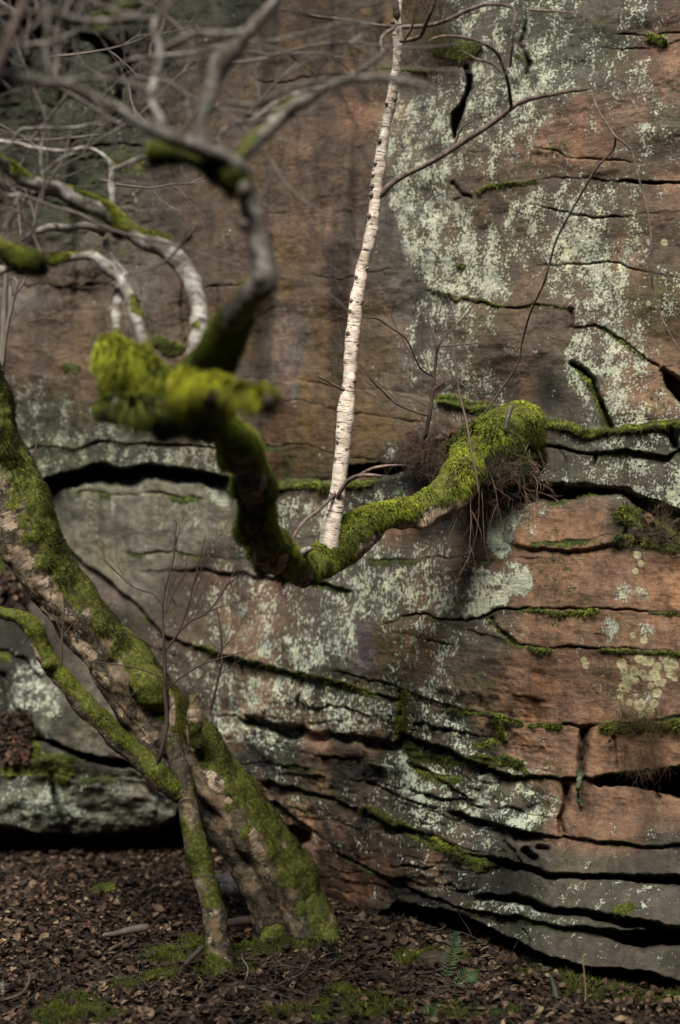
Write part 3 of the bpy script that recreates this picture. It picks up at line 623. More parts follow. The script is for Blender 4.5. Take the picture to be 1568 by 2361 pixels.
GMOSS = [(180,2320,.11,.06),(150,2350,.10,.06),(240,2345,.07,.04),(290,2260,.06,.05),(400,2200,.12,.06),(470,2170,.1,.05),(370,2240,.07,.05),(560,2200,.1,.06),(520,2235,.14,.07),(660,2180,.18,.06),(900,2320,.3,.06),(700,2330,.16,.06),(1100,2330,.2,.05),(1330,2250,.25,.1),(1000,2200,.15,.08),(1500,2300,.3,.1),(820,2290,.15,.08)]
for (u, v, rx, ry) in GMOSS:
    x, y = gpt(u, v); q = ((GX - x) / rx) ** 2 + ((GY - y) / ry / 1.6) ** 2
    m = (1 - sstep(.4, 1.4, q + .5 * fbm(np.stack([GX, GY, 0 * GX], -1) * 12, 3, 5))) * (1 if v < 2235 or u < 400 else .62); gm = np.maximum(gm, m)
GZ = GZ + gm * .02 * (.6 + .4 * fbm(np.stack([GX, GY, 0 * GX], -1) * 25, 2, 6))
gi = np.arange(GX.size).reshape(GX.shape); GF = np.stack([gi[:-1, :-1], gi[:-1, 1:], gi[1:, 1:], gi[1:, :-1]], -1).reshape(-1, 4)
ground = mesh('ground', np.stack([GX, GY, GZ], -1).reshape(-1, 3), GF, SOIL, None, dict(moss=gm.ravel())); tag(ground, "dark soil of the quarry floor under the leaf litter", "ground", kind='structure')
GV = np.stack([GX, GY, GZ], -1).reshape(-1, 3); gmf = gm.ravel(); ii = np.nonzero(gmf > .35)[0]; n = 30000
pick = RNG.choice(ii, n, p=gmf[ii] / gmf[ii].sum()); pt = GV[pick] + RNG.uniform(-.011, .011, (n, 3)) * [1, 1, 0]
tt = np.clip(.42 + .3 * vnoise(pt * 14, 8) + RNG.normal(0, .12, n), 0, 1)[:, None]; cc = np.where(tt < .5, MG_LO + (MG_MD - MG_LO) * tt * 2, MG_MD + (MG_HI - MG_MD) * (tt - .5) * 2) * .75
v, q, t, c = strands(pt, np.tile([0, 0, 1.], (n, 1)), .016, .0014, RNG, cc, .2, .5)
tag(mesh('moss', v, [q, t], MOSS, None, dict(col=c), False), "low green moss spreading through the leaf litter on the ground", "moss", None, 'stuff')

# leaves
def leaves(pos, size, rng, cols, flat=.45, up=(0, 0, 1.)):
    n = len(pos); T = np.array([[0, 0, 0], [.22, .26, .04], [.22, -.26, .04], [.5, 0, -.03], [.55, .34, .07], [.55, -.34, .07], [.85, .15, .02], [.85, -.15, .02], [1.08, 0, -.02], [.25, 0, 0]])
    nn = np.tile(np.asarray(up, float), (n, 1)) + rng.normal(0, flat, (n, 3)); nn /= np.linalg.norm(nn, axis=1, keepdims=True)
    a = np.cross(nn, rng.normal(size=(n, 3))); a /= np.linalg.norm(a, axis=1, keepdims=True); b = np.cross(nn, a)
    s = (size * np.clip(np.exp(rng.normal(-.08, .38, n)), .35, 2.1))[:, None, None]; curl = rng.uniform(-.9, 1.6, n)[:, None]; wv_ = rng.uniform(.65, 1.1, n)[:, None]
    x = T[None, :, 0] - .5; y = T[None, :, 1] * wv_; z = T[None, :, 2] * 1.5 + curl * (x ** 2) * .8 + curl * .8 * y ** 2
    V_ = pos[:, None] + s * (x[..., None] * a[:, None] + y[..., None] * b[:, None] + z[..., None] * nn[:, None])
    k = np.arange(n)[:, None, None] * 10
    q = (k + np.array([[9, 3, 4, 1], [9, 2, 5, 3]])).reshape(-1, 4); q2 = (k + np.array([[3, 8, 6, 4], [3, 5, 7, 8]])).reshape(-1, 4); t = (k + np.array([[0, 9, 1], [0, 2, 9]])).reshape(-1, 3)
    ci = rng.integers(0, len(cols), n); c = np.array(cols)[ci] * (.10 + .66 * rng.random((n, 1)) ** 2.) * (1 + .45 * vnoise(pos * 4, 3))[:, None]; c = np.repeat(c, 10, 0)
    return V_.reshape(-1, 3), np.r_[q, q2], t, c
LC = [(.13,.08,.05),(.17,.10,.06),(.11,.062,.04),(.22,.145,.085),(.08,.05,.035),(.15,.08,.052),(.36,.26,.16),(.05,.036,.028),(.19,.125,.085),(.29,.20,.12)]
def leaf_field(n, x0, x1, y0, y1, size, seed):
    r = np.random.default_rng(seed); x = r.uniform(x0, x1, n); y = r.uniform(y0, y1, n)
    fx = np.clip(((x + 2.6) / .02), 0, 249).astype(int)
    keep = r.uniform(0, 1, n) > .62 * np.array([1.]) * mossat(x, y); x, y = x[keep], y[keep]
    z = ground_z(x, y) + r.uniform(.002, .022, len(x)); return leaves(np.stack([x, y, z], -1), size, r, LC, .42)
def mossat(x, y):
    gx_ = GX[0]; gy_ = GY[:, 0]; i = np.clip(np.searchsorted(gx_, x), 0, len(gx_) - 1); j = np.clip(np.searchsorted(gy_, y), 0, len(gy_) - 1); return gm[j, i]
v, q, t, c = leaf_field(42000, -2.3, 1.9, 3.9, 7.4, .027, 5)
tag(mesh('leaf_litter', v, [q, t], LEAF, None, dict(col=c), False), "brown fallen birch leaves covering the quarry floor", "leaf litter", None, 'stuff')

# ------------------------------------------------------------------ tubes
def catmull(A, step):
    A = np.asarray(A, float); out = []; n = len(A)
    for i in range(n - 1):
        p0 = A[max(i - 1, 0)]; p1 = A[i]; p2 = A[i + 1]; p3 = A[min(i + 2, n - 1)]
        k = max(2, int(np.linalg.norm(p2[:3] - p1[:3]) / step)); t = np.linspace(0, 1, k, endpoint=False)[:, None]
        out.append(.5 * ((2 * p1) + (-p0 + p2) * t + (2 * p0 - 5 * p1 + 4 * p2 - p3) * t ** 2 + (-p0 + 3 * p1 - 3 * p2 + p3) * t ** 3))
    out.append(A[-1:]); return np.concatenate(out)
def W3(pts):
    """(u, v, r_px, D) -> (x, y, z, r)"""
    A = np.array(pts, float); q = P(A[:, 0], A[:, 1], A[:, 3]); return np.c_[q, A[:, 2] / FP * A[:, 3]]
def tube(C, na=12, step=.02, amp=0., freq=12., seed=1, mossf=None, cushion=0., lobes=0., cap=(True, True), wob=0.):
    """C (n,4) world centre + radius. returns V,F,attrs,normals"""
    C = catmull(C, step); X = C[:, :3]; R = np.maximum(C[:, 3], 2e-4); n = len(X)
    if wob: X = X + wob * np.stack([fbm(X * 6, 3, seed + 61), fbm(X * 6, 3, seed + 62), fbm(X * 6, 3, seed + 63)], -1)
    T = np.gradient(X, axis=0); T /= np.linalg.norm(T, axis=1, keepdims=True) + 1e-9
    N = np.zeros((n, 3)); a = np.cross(T[0], [0, 1, 0.13]); N[0] = a / np.linalg.norm(a)
    for i in range(1, n):
        b = N[i - 1] - T[i] * np.dot(N[i - 1], T[i]); N[i] = b / (np.linalg.norm(b) + 1e-9)
    B = np.cross(T, N); th = np.linspace(0, 2 * pi, na, endpoint=False)
    rr = R[:, None] * np.ones(na); s = np.r_[0, np.cumsum(np.linalg.norm(np.diff(X, axis=0), axis=1))]
    nr = np.cos(th)[None, :, None] * N[:, None] + np.sin(th)[None, :, None] * B[:, None]
    Pt = X[:, None] + nr * rr[..., None]
    if lobes: rr = rr * (1 + lobes * fbm(np.concatenate([nr * .9, s[:, None, None] * np.ones((n, na, 1)) * 2.2], -1)[..., [0, 1, 3]] * 1.6 if False else Pt * freq * .35, 2, seed + 9))
    if amp: rr = rr + amp * fbm(Pt * freq, 4, seed)
    m = np.zeros((n, na))
    if mossf is not None:
        m = np.clip(mossf(Pt, nr, s / max(s[-1], 1e-6)), 0, 1); rr = rr + cushion * m * (.55 + .6 * fbm(Pt * 28, 3, seed + 4))
    if cap[0]: rr[0] *= .05
    if cap[1]: rr[-1] *= .05
    Pt = X[:, None] + nr * rr[..., None]
    cyl = np.stack([np.cos(th)[None] * R[:, None], np.sin(th)[None] * R[:, None], s[:, None] * np.ones(na)], -1)
    I = np.arange(n * na).reshape(n, na); J = np.roll(I, -1, 1)
    F = np.stack([I[:-1], J[:-1], J[1:], I[1:]], -1).reshape(-1, 4)
    return Pt.reshape(-1, 3), F, cyl.reshape(-1, 3), m.ravel(), nr.reshape(-1, 3)
def join(parts):
    V_, F_, C_, M_, o = [], [], [], [], 0
    for p in parts: V_.append(p[0]); F_.append(p[1] + o); C_.append(p[2]); M_.append(p[3]); o += len(p[0])
    return np.concatenate(V_), np.concatenate(F_), np.concatenate(C_), np.concatenate(M_)
def branch(name, pts, mat, parent, na=14, step=.012, world=False, **kw):
    C = pts if world else W3(pts)
    if 'wob' not in kw and parent is not None and name in ('branch', 'side_branch', 'limb'): kw['wob'] = .014 if name == 'branch' else .008
    t = tube(C, na, step, **kw)
    at = {'v_cyl': t[2], 'moss': t[3]}
    if mat is BARK_OLD: at['paper'] = np.clip(.24 + 1.0 * fbm(t[0] * 9, 3, 88), 0, .8)
    o = mesh(name, t[0], t[1], mat, parent, at); return o, t
def moss_on(t, n, length, width, parent, bright=.45, thr=.45, name='moss', droop=.5, hi=1., seed=0, spread=.45, near=0.):
    rng = np.random.default_rng(seed + 100); m = t[3]; ii = np.nonzero(m > thr)[0]
    if not len(ii): return
    pk = rng.choice(ii, n, p=m[ii] / m[ii].sum()); nr = t[4][pk]; sp = np.median(np.linalg.norm(np.diff(t[0][:50], axis=0), axis=1))
    pt = t[0][pk] + rng.normal(0, sp * .5, (n, 3)) - nr * .001
    br = bright + .30 * vnoise(pt * 22, 4) + .22 * vnoise(pt * 6, 14) + .08 * nr[:, 2]; tt = np.clip(br + rng.normal(0, .13, n), 0, 1)[:, None]  # moss facing up coloured slightly brighter, painted top light
    cc = np.where(tt < .5, MG_LO + (MG_MD - MG_LO) * tt * 2, MG_MD + (MG_HI - MG_MD) * (tt - .5) * 2) * hi * (1 + .55 * near * (1 - sstep(4.3, 4.8, pt[:, 1])))[:, None]  # near: moss close to the camera coloured brighter, in place of skylight
    v, q, tr, c = strands(pt, nr, length, width, rng, cc, droop, spread); return mesh(name, v, [q, tr], MOSS, parent, dict(col=c), True, SVN)
def small(C, na=5, step=.03, amp=0., freq=20, seed=0): return tube(C, na, step, amp, freq, seed)
def twigs_obj(name, parts, parent, col, mat=None):
    V_, F_, C_, M_ = join(parts); r = np.random.default_rng(len(V_)); c = np.array(col) * (1 + .35 * vnoise(V_ * 30, 3))[:, None]
    return mesh(name, V_, F_, mat or TWIG, parent, dict(col=c))
def grow(rng, p, d, L, r, depth, wob=.18, kids=4, up=.1, out=None, ang=.6, seg=7):
    """random twig: list of (n,4) centre lines"""
    if out is None: out = []
    A = [np.r_[p, r]]; d = d / np.linalg.norm(d); pos = np.array(p, float)
    for i in range(seg):
        d = d + rng.normal(0, wob, 3) + np.array([0, 0, up]) * .3; d /= np.linalg.norm(d); pos = pos + d * L / seg; A.append(np.r_[pos, r * (1 - .75 * (i + 1) / seg)])
        if depth > 0 and i > 0 and rng.random() < kids / seg:
            k = np.cross(d, rng.normal(size=3)); k /= np.linalg.norm(k); dd = d * cos(ang) + k * sin(ang); grow(rng, pos, dd, L * rng.uniform(.35, .65) * (1 - i / seg * .4), r * .55, depth - 1, wob, kids, up, out, ang, 5)
    out.append(np.array(A)); return out

# ------------------------------------------------------------------ big leaning birch
def lerpD(a, b, n): return np.linspace(a, b, n)
bt = [(-150,640,66),(-120,740,72),(-85,850,76),(-45,1000,74),(0,1110,72),(42,1205,73),(80,1275,64),(120,1341,66),(165,1401,70),(211,1461,72),(252,1501,72),(288,1545,76),(326,1602,78),(376,1662,82),(424,1722,84),(478,1790,86),(532,1850,82),(574,1915,80),(614,1990,80),(652,2060,82),(680,2120,86),(686,2165,94),(690,2200,106),(692,2240,120)]
bD = np.interp([q[1] for q in bt], [640, 1200, 1700, 2240], [5.05, 5.2, 5.35, 5.42])
BT = thing('leaning_birch', "thick leaning birch trunk, mossy on its upper side with peeling orange bark", "tree", (P(694, 2165, 5.3)))
PAP = [(45,1285,40,30,45),(85,1350,36,34,45),(125,1400,40,34,45),(160,1440,36,26,48),(195,1500,40,22,50),(228,1565,48,18,55),(262,1620,36,14,55),(330,1645,16,44,-18),(345,1695,20,26,-20),(392,1620,14,60,-5),(440,1700,10,36,-10),(497,1800,20,36,-35),(528,1845,12,12,0),(592,1950,16,48,-15),(612,2010,10,14,0),(15,1200,26,24,0)]
def paper_of(Pt):
    u = Pt[..., 0] / Pt[..., 1] * FP + CX; v = CY - (Pt[..., 2] - CAMH) / Pt[..., 1] * FP; m = np.zeros(u.shape)
    for (a, b, rx, ry, an) in PAP:
        an = radians(an); x = ((u - a) * cos(an) + (v - b) * sin(an)) / rx; y = (-(u - a) * sin(an) + (v - b) * cos(an)) / ry
        m = np.maximum(m, 1 - sstep(.5, 1.4, np.hypot(x, y)))
    return m
def moss_big(Pt, nr, s):
    f = np.asarray(s)[:, None]; sd = nr[..., 0] * .75 + nr[..., 2] * .7
    low = sstep(.68, .9, f)
    m = sd * 1.1 + .25 + .55 * fbm(Pt * 5.5, 4, 44) - .15 * low
    return sstep(.28, .8, m + .25 * sstep(.45, .75, f) + .8 * fbm(Pt * 22, 4, 46, .6) - .05 - .22 * sstep(.5, .8, f)) * (1 - .2 * low) * (1 - .9 * paper_of(Pt))
C = W3([(a, b, c, d) for (a, b, c), d in zip(bt, bD)])
t = tube(C, 150, .010, amp=.03, freq=8, seed=3, mossf=moss_big, cushion=.008, lobes=.3)
# long furrows in the lower trunk
Vb = t[0]; th = np.arctan2(t[2][:, 1], t[2][:, 0]); hs = t[2][:, 2]; fr = sstep(1.5, 2.3, hs)
Vb = Vb - t[4] * (fr * .02 * np.maximum(0, np.sin(th * 5 + 2.2 * np.sin(hs * 2.1)))[:] ** 2)[:, None] - t[4] * (.007 * sstep(.1, .6, fbm(np.c_[np.cos(th) * 2.5, np.sin(th) * 2.5, hs * 9], 4, 8)) * (1 - t[3]))[:, None]
t = (Vb,) + t[1:]
mesh('trunk', Vb, t[1], BARK_OLD, BT, {'v_cyl': t[2], 'moss': t[3], 'paper': paper_of(Vb) * .72})
moss_on(t, 46000, .009, .0012, BT, .32, .5, droop=.3, seed=1, hi=np.array([.68, .56, .6]))
o, _ = branch('stub', [(455,1720,16,5.22),(452,1690,17,5.2),(449,1660,17,5.18),(446,1630,14,5.18),(446,1600,8,5.18)], BARK_OLD, BT, 24, .006, amp=.01, freq=30, mossf=lambda a, b, c: .5 + .5 * fbm(a * 20, 3, 2))
o, _ = branch('root', [(690,2080,44,5.36),(728,2125,44,5.36),(758,2165,32,5.34),(790,2200,16,5.3)], BARK_OLD, BT, 24, .01, amp=.012, freq=18, mossf=lambda a, b, c: .55 + .5 * fbm(a * 12, 3, 2))
branch('root', [(725,2125,28,5.34),(770,2172,18,5.28),(822,2205,8,5.22)], BARK_OLD, BT, 22, .01, amp=.012, freq=18, mossf=lambda a, b, c: .6 + .5 * fbm(a * 12, 3, 2))
branch('root', [(640,2140,26,5.32),(606,2182,15,5.24),(575,2212,7,5.18)], BARK_OLD, BT, 22, .01, amp=.012, freq=18, mossf=lambda a, b, c: .6 + .5 * fbm(a * 12, 3, 5))
o, _ = branch('burl', [(300,1560,20,5.2),(330,1570,44,5.2),(352,1600,40,5.2),(372,1640,14,5.22)], BARK_OLD, BT, 30, .008, amp=.02, freq=16, mossf=lambda a, b, c: .75 + .3 * fbm(a * 12, 3, 5))
# slender birch in front of it
SB = thing('slender_birch', "slender mossy birch standing just in front of the thick leaning trunk", "tree", P(505, 2235, 4.95))
def moss_sl(Pt, nr, s): return sstep(.1, .6, nr[..., 2] * .9 + nr[..., 0] * .2 + .35 + .6 * fbm(Pt * 9, 4, 14))
o, t = branch('trunk', [(398,1690,14,5.14),(408,1745,20,5.12),(420,1800,25,5.1),(432,1860,23,5.08),(446,1920,25,5.05),(463,1990,25,5.03),(480,2050,25,5.0),(492,2110,27,4.98),(500,2170,30,4.97),(506,2225,38,4.96),(511,2262,48,4.96),(514,2300,60,4.96)], BARK_OLD, SB, 60, .008, amp=.010, freq=16, seed=5, mossf=lambda a, b, c: sstep(.1,.7, .2 + .7 * fbm(a * 8, 4, 15) + .5 * sstep(.75, 1, c)[:, None]), cushion=.004, lobes=.2)
moss_on(t, 7000, .008, .0012, SB, .25, .5, seed=2, hi=.8)
o, t = branch('limb', [(-40,1400,12,5.15),(0,1415,14,5.15),(40,1425,17,5.15),(72,1447,19,5.15),(94,1490,19,5.15),(120,1540,21,5.15),(160,1590,21,5.14),(200,1630,22,5.13),(240,1665,22,5.12),(280,1710,23,5.11),(320,1745,24,5.11),(360,1785,25,5.1),(400,1815,26,5.1),(425,1840,20,5.09)], BARK_OLD, SB, 48, .007, amp=.008, freq=22, seed=6, mossf=moss_sl, cushion=.007, lobes=.25)
moss_on(t, 16000, .010, .0013, SB, .45, .45, seed=3)
o, t = branch('stub', [(124,1540,14,5.14),(110,1532,12,5.1),(102,1540,7,5.08)], BARK_OLD, SB, 20, .005, amp=.006, freq=30, mossf=lambda a, b, c: 1 + 0 * b[..., 0], cushion=.006)

# ------------------------------------------------------------------ bent tree from the cliff
ET = thing('bent_birch', "moss-covered crooked birch growing out of the cliff ledge with one white upright stem", "tree", P(1190, 1010, cliff_d(1190, 1010)))
ep = [(1215,1000,48.6,5.42),(1170,1005,52.6,5.35),(1125,1035,46.6,5.28),(1085,1075,42.5,5.22),(1050,1125,40.5,5.17),(1010,1165,40.5,5.12),(950,1188,38.5,5.08),(890,1198,37.4,5.03),(830,1225,37.4,5.0),(785,1262,36.4,4.97),(745,1300,34.4,4.92),(700,1318,32.7,4.8),(655,1302,33.7,4.62),(622,1265,28.4,4.45),(600,1215,29.3,4.3),(585,1160,29.3,4.15),(568,1100,30.1,4.0),(550,1040,30.1,3.85),(515,990,28.595,3.7),(472,952,30.21,3.6),(450,920,33.4,3.5)]
def moss_bent(Pt, nr, s):
    f = np.asarray(s)[:, None]; top = nr[..., 2]
    a = top * 1.0 + .5 + .75 * fbm(Pt * 9, 4, 24); b = top * .6 + np.abs(nr[..., 0]) * .45 + .22 + .75 * fbm(Pt * 9, 4, 25)
    k = sstep(.42, .56, f); return sstep(.12, .62, a * (1 - k) + (b + .06 + .5 * fbm(Pt * 24, 3, 27)) * k)
o, t = branch('trunk', ep, BARK_OLD, ET, 84, .008, amp=.026, freq=13, seed=8, mossf=moss_bent, cushion=.016, lobes=.6, wob=.022)
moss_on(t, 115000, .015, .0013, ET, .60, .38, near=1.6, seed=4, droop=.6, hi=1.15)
# burl and limbs at its end, out of focus
def moss_ful(Pt, nr, s): return sstep(.05, .55, nr[..., 2] * .55 + .36 + 1.3 * fbm(Pt * 11, 4, 26))
o, t = branch('burl', [(500,938,32,3.6),(450,912,42,3.6),(390,895,48,3.58),(330,876,44,3.58),(282,852,56,3.58),(250,842,50,3.58),(226,838,20,3.58)], BARK_OLD, ET, 70, .007, amp=.045, freq=10, seed=9, mossf=moss_ful, cushion=.026, lobes=.7)
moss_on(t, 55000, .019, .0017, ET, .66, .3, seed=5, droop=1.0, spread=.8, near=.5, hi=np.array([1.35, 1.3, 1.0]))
o, t = branch('burl', [(470,950,30,3.52),(420,945,30,3.5),(350,948,28,3.48),(290,950,26,3.47),(245,945,22,3.47),(220,935,12,3.47)], BARK_OLD, ET, 40, .007, amp=.015, freq=16, seed=19, mossf=lambda a, b, c: sstep(0, .5, .4 + .8 * fbm(a * 9, 4, 3) + b[..., 2] * .3), cushion=.018, lobes=.5)
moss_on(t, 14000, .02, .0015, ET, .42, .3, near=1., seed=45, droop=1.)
o, t = branch('stub', [(420,890,30,3.45),(470,903,30,3.2),(530,912,28,3.1),(575,919,25,3.06),(608,923,21,3.04),(615,924,12,3.03)], BARK_OLD, ET, 40, .006, amp=.022, freq=14, seed=10, lobes=.4, mossf=lambda a, b, c: sstep(0, .5, b[..., 2] * .6 + .35 + .9 * fbm(a * 13, 3, 2)) * (1 - sstep(.97, 1., np.asarray(c)[:, None])), cushion=.008)
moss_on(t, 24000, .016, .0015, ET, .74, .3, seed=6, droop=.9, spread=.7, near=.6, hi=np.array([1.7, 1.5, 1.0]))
def mz(k=.15, f=9., a=.9): return lambda Pt, nr, s: sstep(.35, .75, nr[..., 2] * .35 + k + a * fbm(Pt * f, 3, 33))
brA, t = branch('branch', [(440,880,25.8,3.53),(455,800,23.2,3.69),(458,730,21.5,3.84),(448,670,20.6,3.94),(425,615,20.6,4.00),(375,570,21.5,4.00),(322,545,18.9,4.00),(260,500,17.2,4.00),(210,468,18.1,3.97),(140,440,17.2,3.95),(65,415,15.5,3.90),(0,378,14.6,3.85),(-60,340,13.8,3.45),(-160,300,12.0,3.4)], BARK_GREY, ET, 40, .008, amp=.008, freq=16, seed=11, mossf=lambda Pt, nr, s: sstep(.3, .7, nr[..., 2] * .4 + .75 * fbm(Pt * 6, 3, 34) + .55 * np.exp(-((np.asarray(s)[:, None] - .42) / .11) ** 2) + .4 * np.exp(-((np.asarray(s)[:, None] - .67) / .025) ** 2) + .3 * (1 - sstep(0, .25, np.asarray(s)[:, None]))), cushion=.010, lobes=.25)
moss_on(t, 12000, .012, .0013, brA, .5, .5, seed=7, hi=1.2)
brF, t = branch('branch', [(475,870,31.3,3.4),(505,800,30.4,3.3),(548,735,30.4,3.2),(590,680,30.4,3.1),(612,648,27.6,3.05),(608,600,23.0,3.05),(592,540,22.1,3.05),(572,480,22.1,3.05),(558,425,25.8,3.05),(545,380,23.9,3.0),(520,352,18.4,2.98),(470,340,15.6,2.95),(400,316,15.6,2.92),(330,290,15.6,2.9),(250,250,14.7,2.87),(180,215,14.7,2.85),(110,190,13.8,2.82),(50,175,13.8,2.8),(0,165,12.9,2.78),(-100,140,12.0,2.75)], BARK_DARK, ET, 40, .008, amp=.008, freq=17, seed=12, mossf=lambda Pt, nr, s: sstep(.3, .7, nr[..., 2] * .3 + 1.0 * fbm(Pt * 7, 3, 35) + .1 + 1.1 * (1 - sstep(.17, .34, np.asarray(s)[:, None])) - .15) * (1 - .45 * sstep(.5, .6, np.asarray(s)[:, None])), cushion=.008, lobes=.25)
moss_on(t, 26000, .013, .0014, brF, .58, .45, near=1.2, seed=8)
for k, (a, b, r) in enumerate([(560, 440, 30), (562, 520, 20), (600, 645, 30), (520, 130, 20)]):
    branch('knot', [(a - r * .5, b - 6, r * .4, 3.0), (a, b, r * .72, 2.99), (a + r * .45, b + 6, r * .4, 3.0)], BARK_DARK, brF, 18, .006, amp=.008, freq=25, seed=k)
brC, t = branch('branch', [(475,345,16,2.96),(462,300,16,2.97),(472,260,16,2.98),(486,205,17,3.0),(508,155,19,3.0),(530,125,18,3.0),(565,100,15,3.0),(602,52,15,3.0),(638,5,14,3.0),(670,-50,13,3.0),(700,-110,12,3.0)], BARK_DARK, ET, 30, .008, amp=.006, freq=20, seed=13, mossf=mz(-.25), lobes=.25)
brD, t = branch('branch', [(545,385,18,3.0),(575,345,16,3.02),(612,308,16,3.04),(650,272,17,3.06),(700,242,15,3.05),(760,212,11,3.05),(800,196,9,3.05),(840,182,9,3.05),(880,176,10,3.05),(920,178,8,3.05),(960,186,6,3.05),(1000,197,4,3.05),(1020,206,1,3.05)], BARK_DARK, ET, 26, .008, amp=.006, freq=20, seed=14, mossf=lambda Pt, nr, s: sstep(.2, .6, .25 + nr[..., 2] * .3 + .5 * fbm(Pt * 8, 3, 35)) * (1 - sstep(.42, .5, np.asarray(s)[:, None])), cushion=.006, lobes=.25)
moss_on(t, 6000, .010, .0013, brD, .6, .4, seed=9, hi=1.2)
bE1, t = branch('branch', [(340,830,12.3,3.60),(322,775,12.3,3.67),(308,720,13.1,3.77),(296,680,13.9,3.85),(285,650,12.3,3.90),(262,632,11.5,3.91),(238,608,10.7,3.93),(215,590,9.0,3.95),(150,593,8.2,3.95),(100,597,8.2,3.95),(50,610,8.2,3.95),(0,628,7.4,3.95),(-80,650,6.6,3.95)], BARK_GREY, ET, 28, .008, amp=.007, freq=22, seed=15, mossf=lambda Pt, nr, s: sstep(.3, .7, nr[..., 2] * .3 + .7 * fbm(Pt * 8, 3, 37) + .9 * (1 - sstep(.02, .16, np.asarray(s)[:, None])) + .6 * np.exp(-((np.asarray(s)[:, None] - .75) / .08) ** 2)), cushion=.008, lobes=.3)
moss_on(t, 6000, .012, .0013, bE1, .55, .45, seed=10, hi=1.2)
branch('branch', [(272,825,10.4,3.71),(270,770,10.4,3.80),(272,710,10.4,3.91),(280,665,10.4,3.99),(288,635,8.0,4.03),(268,605,7.2,4.05),(255,575,6.4,4.05),(245,552,5.6,4.05)], BARK_GREY, ET, 24, .008, amp=.006, freq=24, seed=16, mossf=lambda Pt, nr, s: sstep(.2, .7, .6 * fbm(Pt * 9, 3, 3) + 1. - 2.2 * np.asarray(s)[:, None]), cushion=.006, lobes=.3)
branch('branch', [(240,545,9,4.05),(228,530,8,4.05),(200,520,8,4.05),(150,523,8,4.05),(115,524,8,4.05),(75,545,7,4.05),(48,560,5,4.05)], BARK_GREY, ET, 20, .008, amp=.004, freq=24, seed=17, mossf=mz(-.3))
branch('branch', [(265,490,9,4.10),(262,450,8,4.11),(262,410,8,4.13),(262,390,9,4.15),(245,368,6,4.15),(215,350,6,4.15),(185,343,6,4.15),(150,342,6,4.15),(80,338,6,4.15),(0,330,6,4.15),(-60,326,5,4.15)], BARK_GREY, ET, 18, .008, amp=.004, freq=24, seed=18, mossf=mz(-.3))
branch('branch', [(262,388,7,3.8),(290,380,5,3.8),(320,370,5,3.8),(350,365,4,3.8),(410,350,3,3.8)], BARK_DARK, ET, 12, .01, mossf=mz(-.4))
o, t = branch('branch', [(-40,560,12,3.5),(0,575,14,3.5),(40,592,15,3.5),(70,604,12,3.5),(95,600,6,3.5)], BARK_GREY, ET, 24, .008, amp=.006, freq=24, seed=20, mossf=lambda Pt, nr, s: sstep(0, .5, .4 + .4 * fbm(Pt * 8, 3, 37)), cushion=.008)
moss_on(t, 5000, .010, .0013, o, .55, .3, seed=11)
o, t = branch('branch', [(335,352,10,3.0),(365,352,17,3.0),(400,358,15,3.0),(440,368,12,3.0),(500,385,20,3.0),(550,400,22,3.0)], BARK_DARK, ET, 24, .008, amp=.008, freq=20, seed=21, mossf=lambda Pt, nr, s: sstep(0, .5, .35 + .5 * fbm(Pt * 8, 3, 39)), cushion=.010)
moss_on(t, 7000, .012, .0013, o, .5, .3, seed=12)
branch('branch', [(372,300,10,3.0),(368,275,10,3.0),(352,235,8,3.02),(350,200,8,3.03),(358,165,8,3.05),(370,125,9,3.05),(366,95,7,3.05),(356,65,7,3.05),(368,30,7,3.05),(385,0,6,3.05),(390,-40,5,3.05)], BARK_GREY, ET, 18, .008, amp=.004, freq=24, seed=22, mossf=mz(-.3))
branch('branch', [(372,110,7,3.05),(410,92,8,3.05),(450,76,8,3.05),(500,78,7,3.05),(545,76,6,3.05),(580,60,4,3.05)], BARK_DARK, ET, 16, .01, amp=.003)
branch('branch', [(350,210,6,3.03),(320,196,6,3.03),(270,182,6,3.03),(210,180,5,3.03),(155,187,5,3.03),(110,200,3,3.03)], BARK_DARK, ET, 14, .01, amp=.003)
branch('branch', [(360,45,6,3.05),(300,44,6,3.05),(240,53,7,3.05),(180,48,7,3.05),(110,36,7,3.0),(50,36,7,3.0),(-60,20,6,3.0)], BARK_DARK, ET, 16, .01, amp=.003)
branch('branch', [(330,42,5,3.05),(300,37,5,3.05),(240,20,5,3.05),(195,-10,5,3.05),(150,-60,4,3.05)], BARK_DARK, ET, 14, .01, amp=.003)
branch('branch', [(-30,220,14,2.75),(0,150,13,2.75),(14,115,12,2.75),(30,75,12,2.75),(48,35,11,2.75),(62,0,11,2.75),(75,-60,10,2.75)], BARK_BROWN, ET, 20, .01, amp=.005, mossf=mz(-.5))
branch('branch', [(115,180,5,2.9),(105,120,5,2.9),(110,60,5,2.9),(100,10,5,2.9),(95,-40,4,2.9)], BARK_DARK, ET, 12, .01)
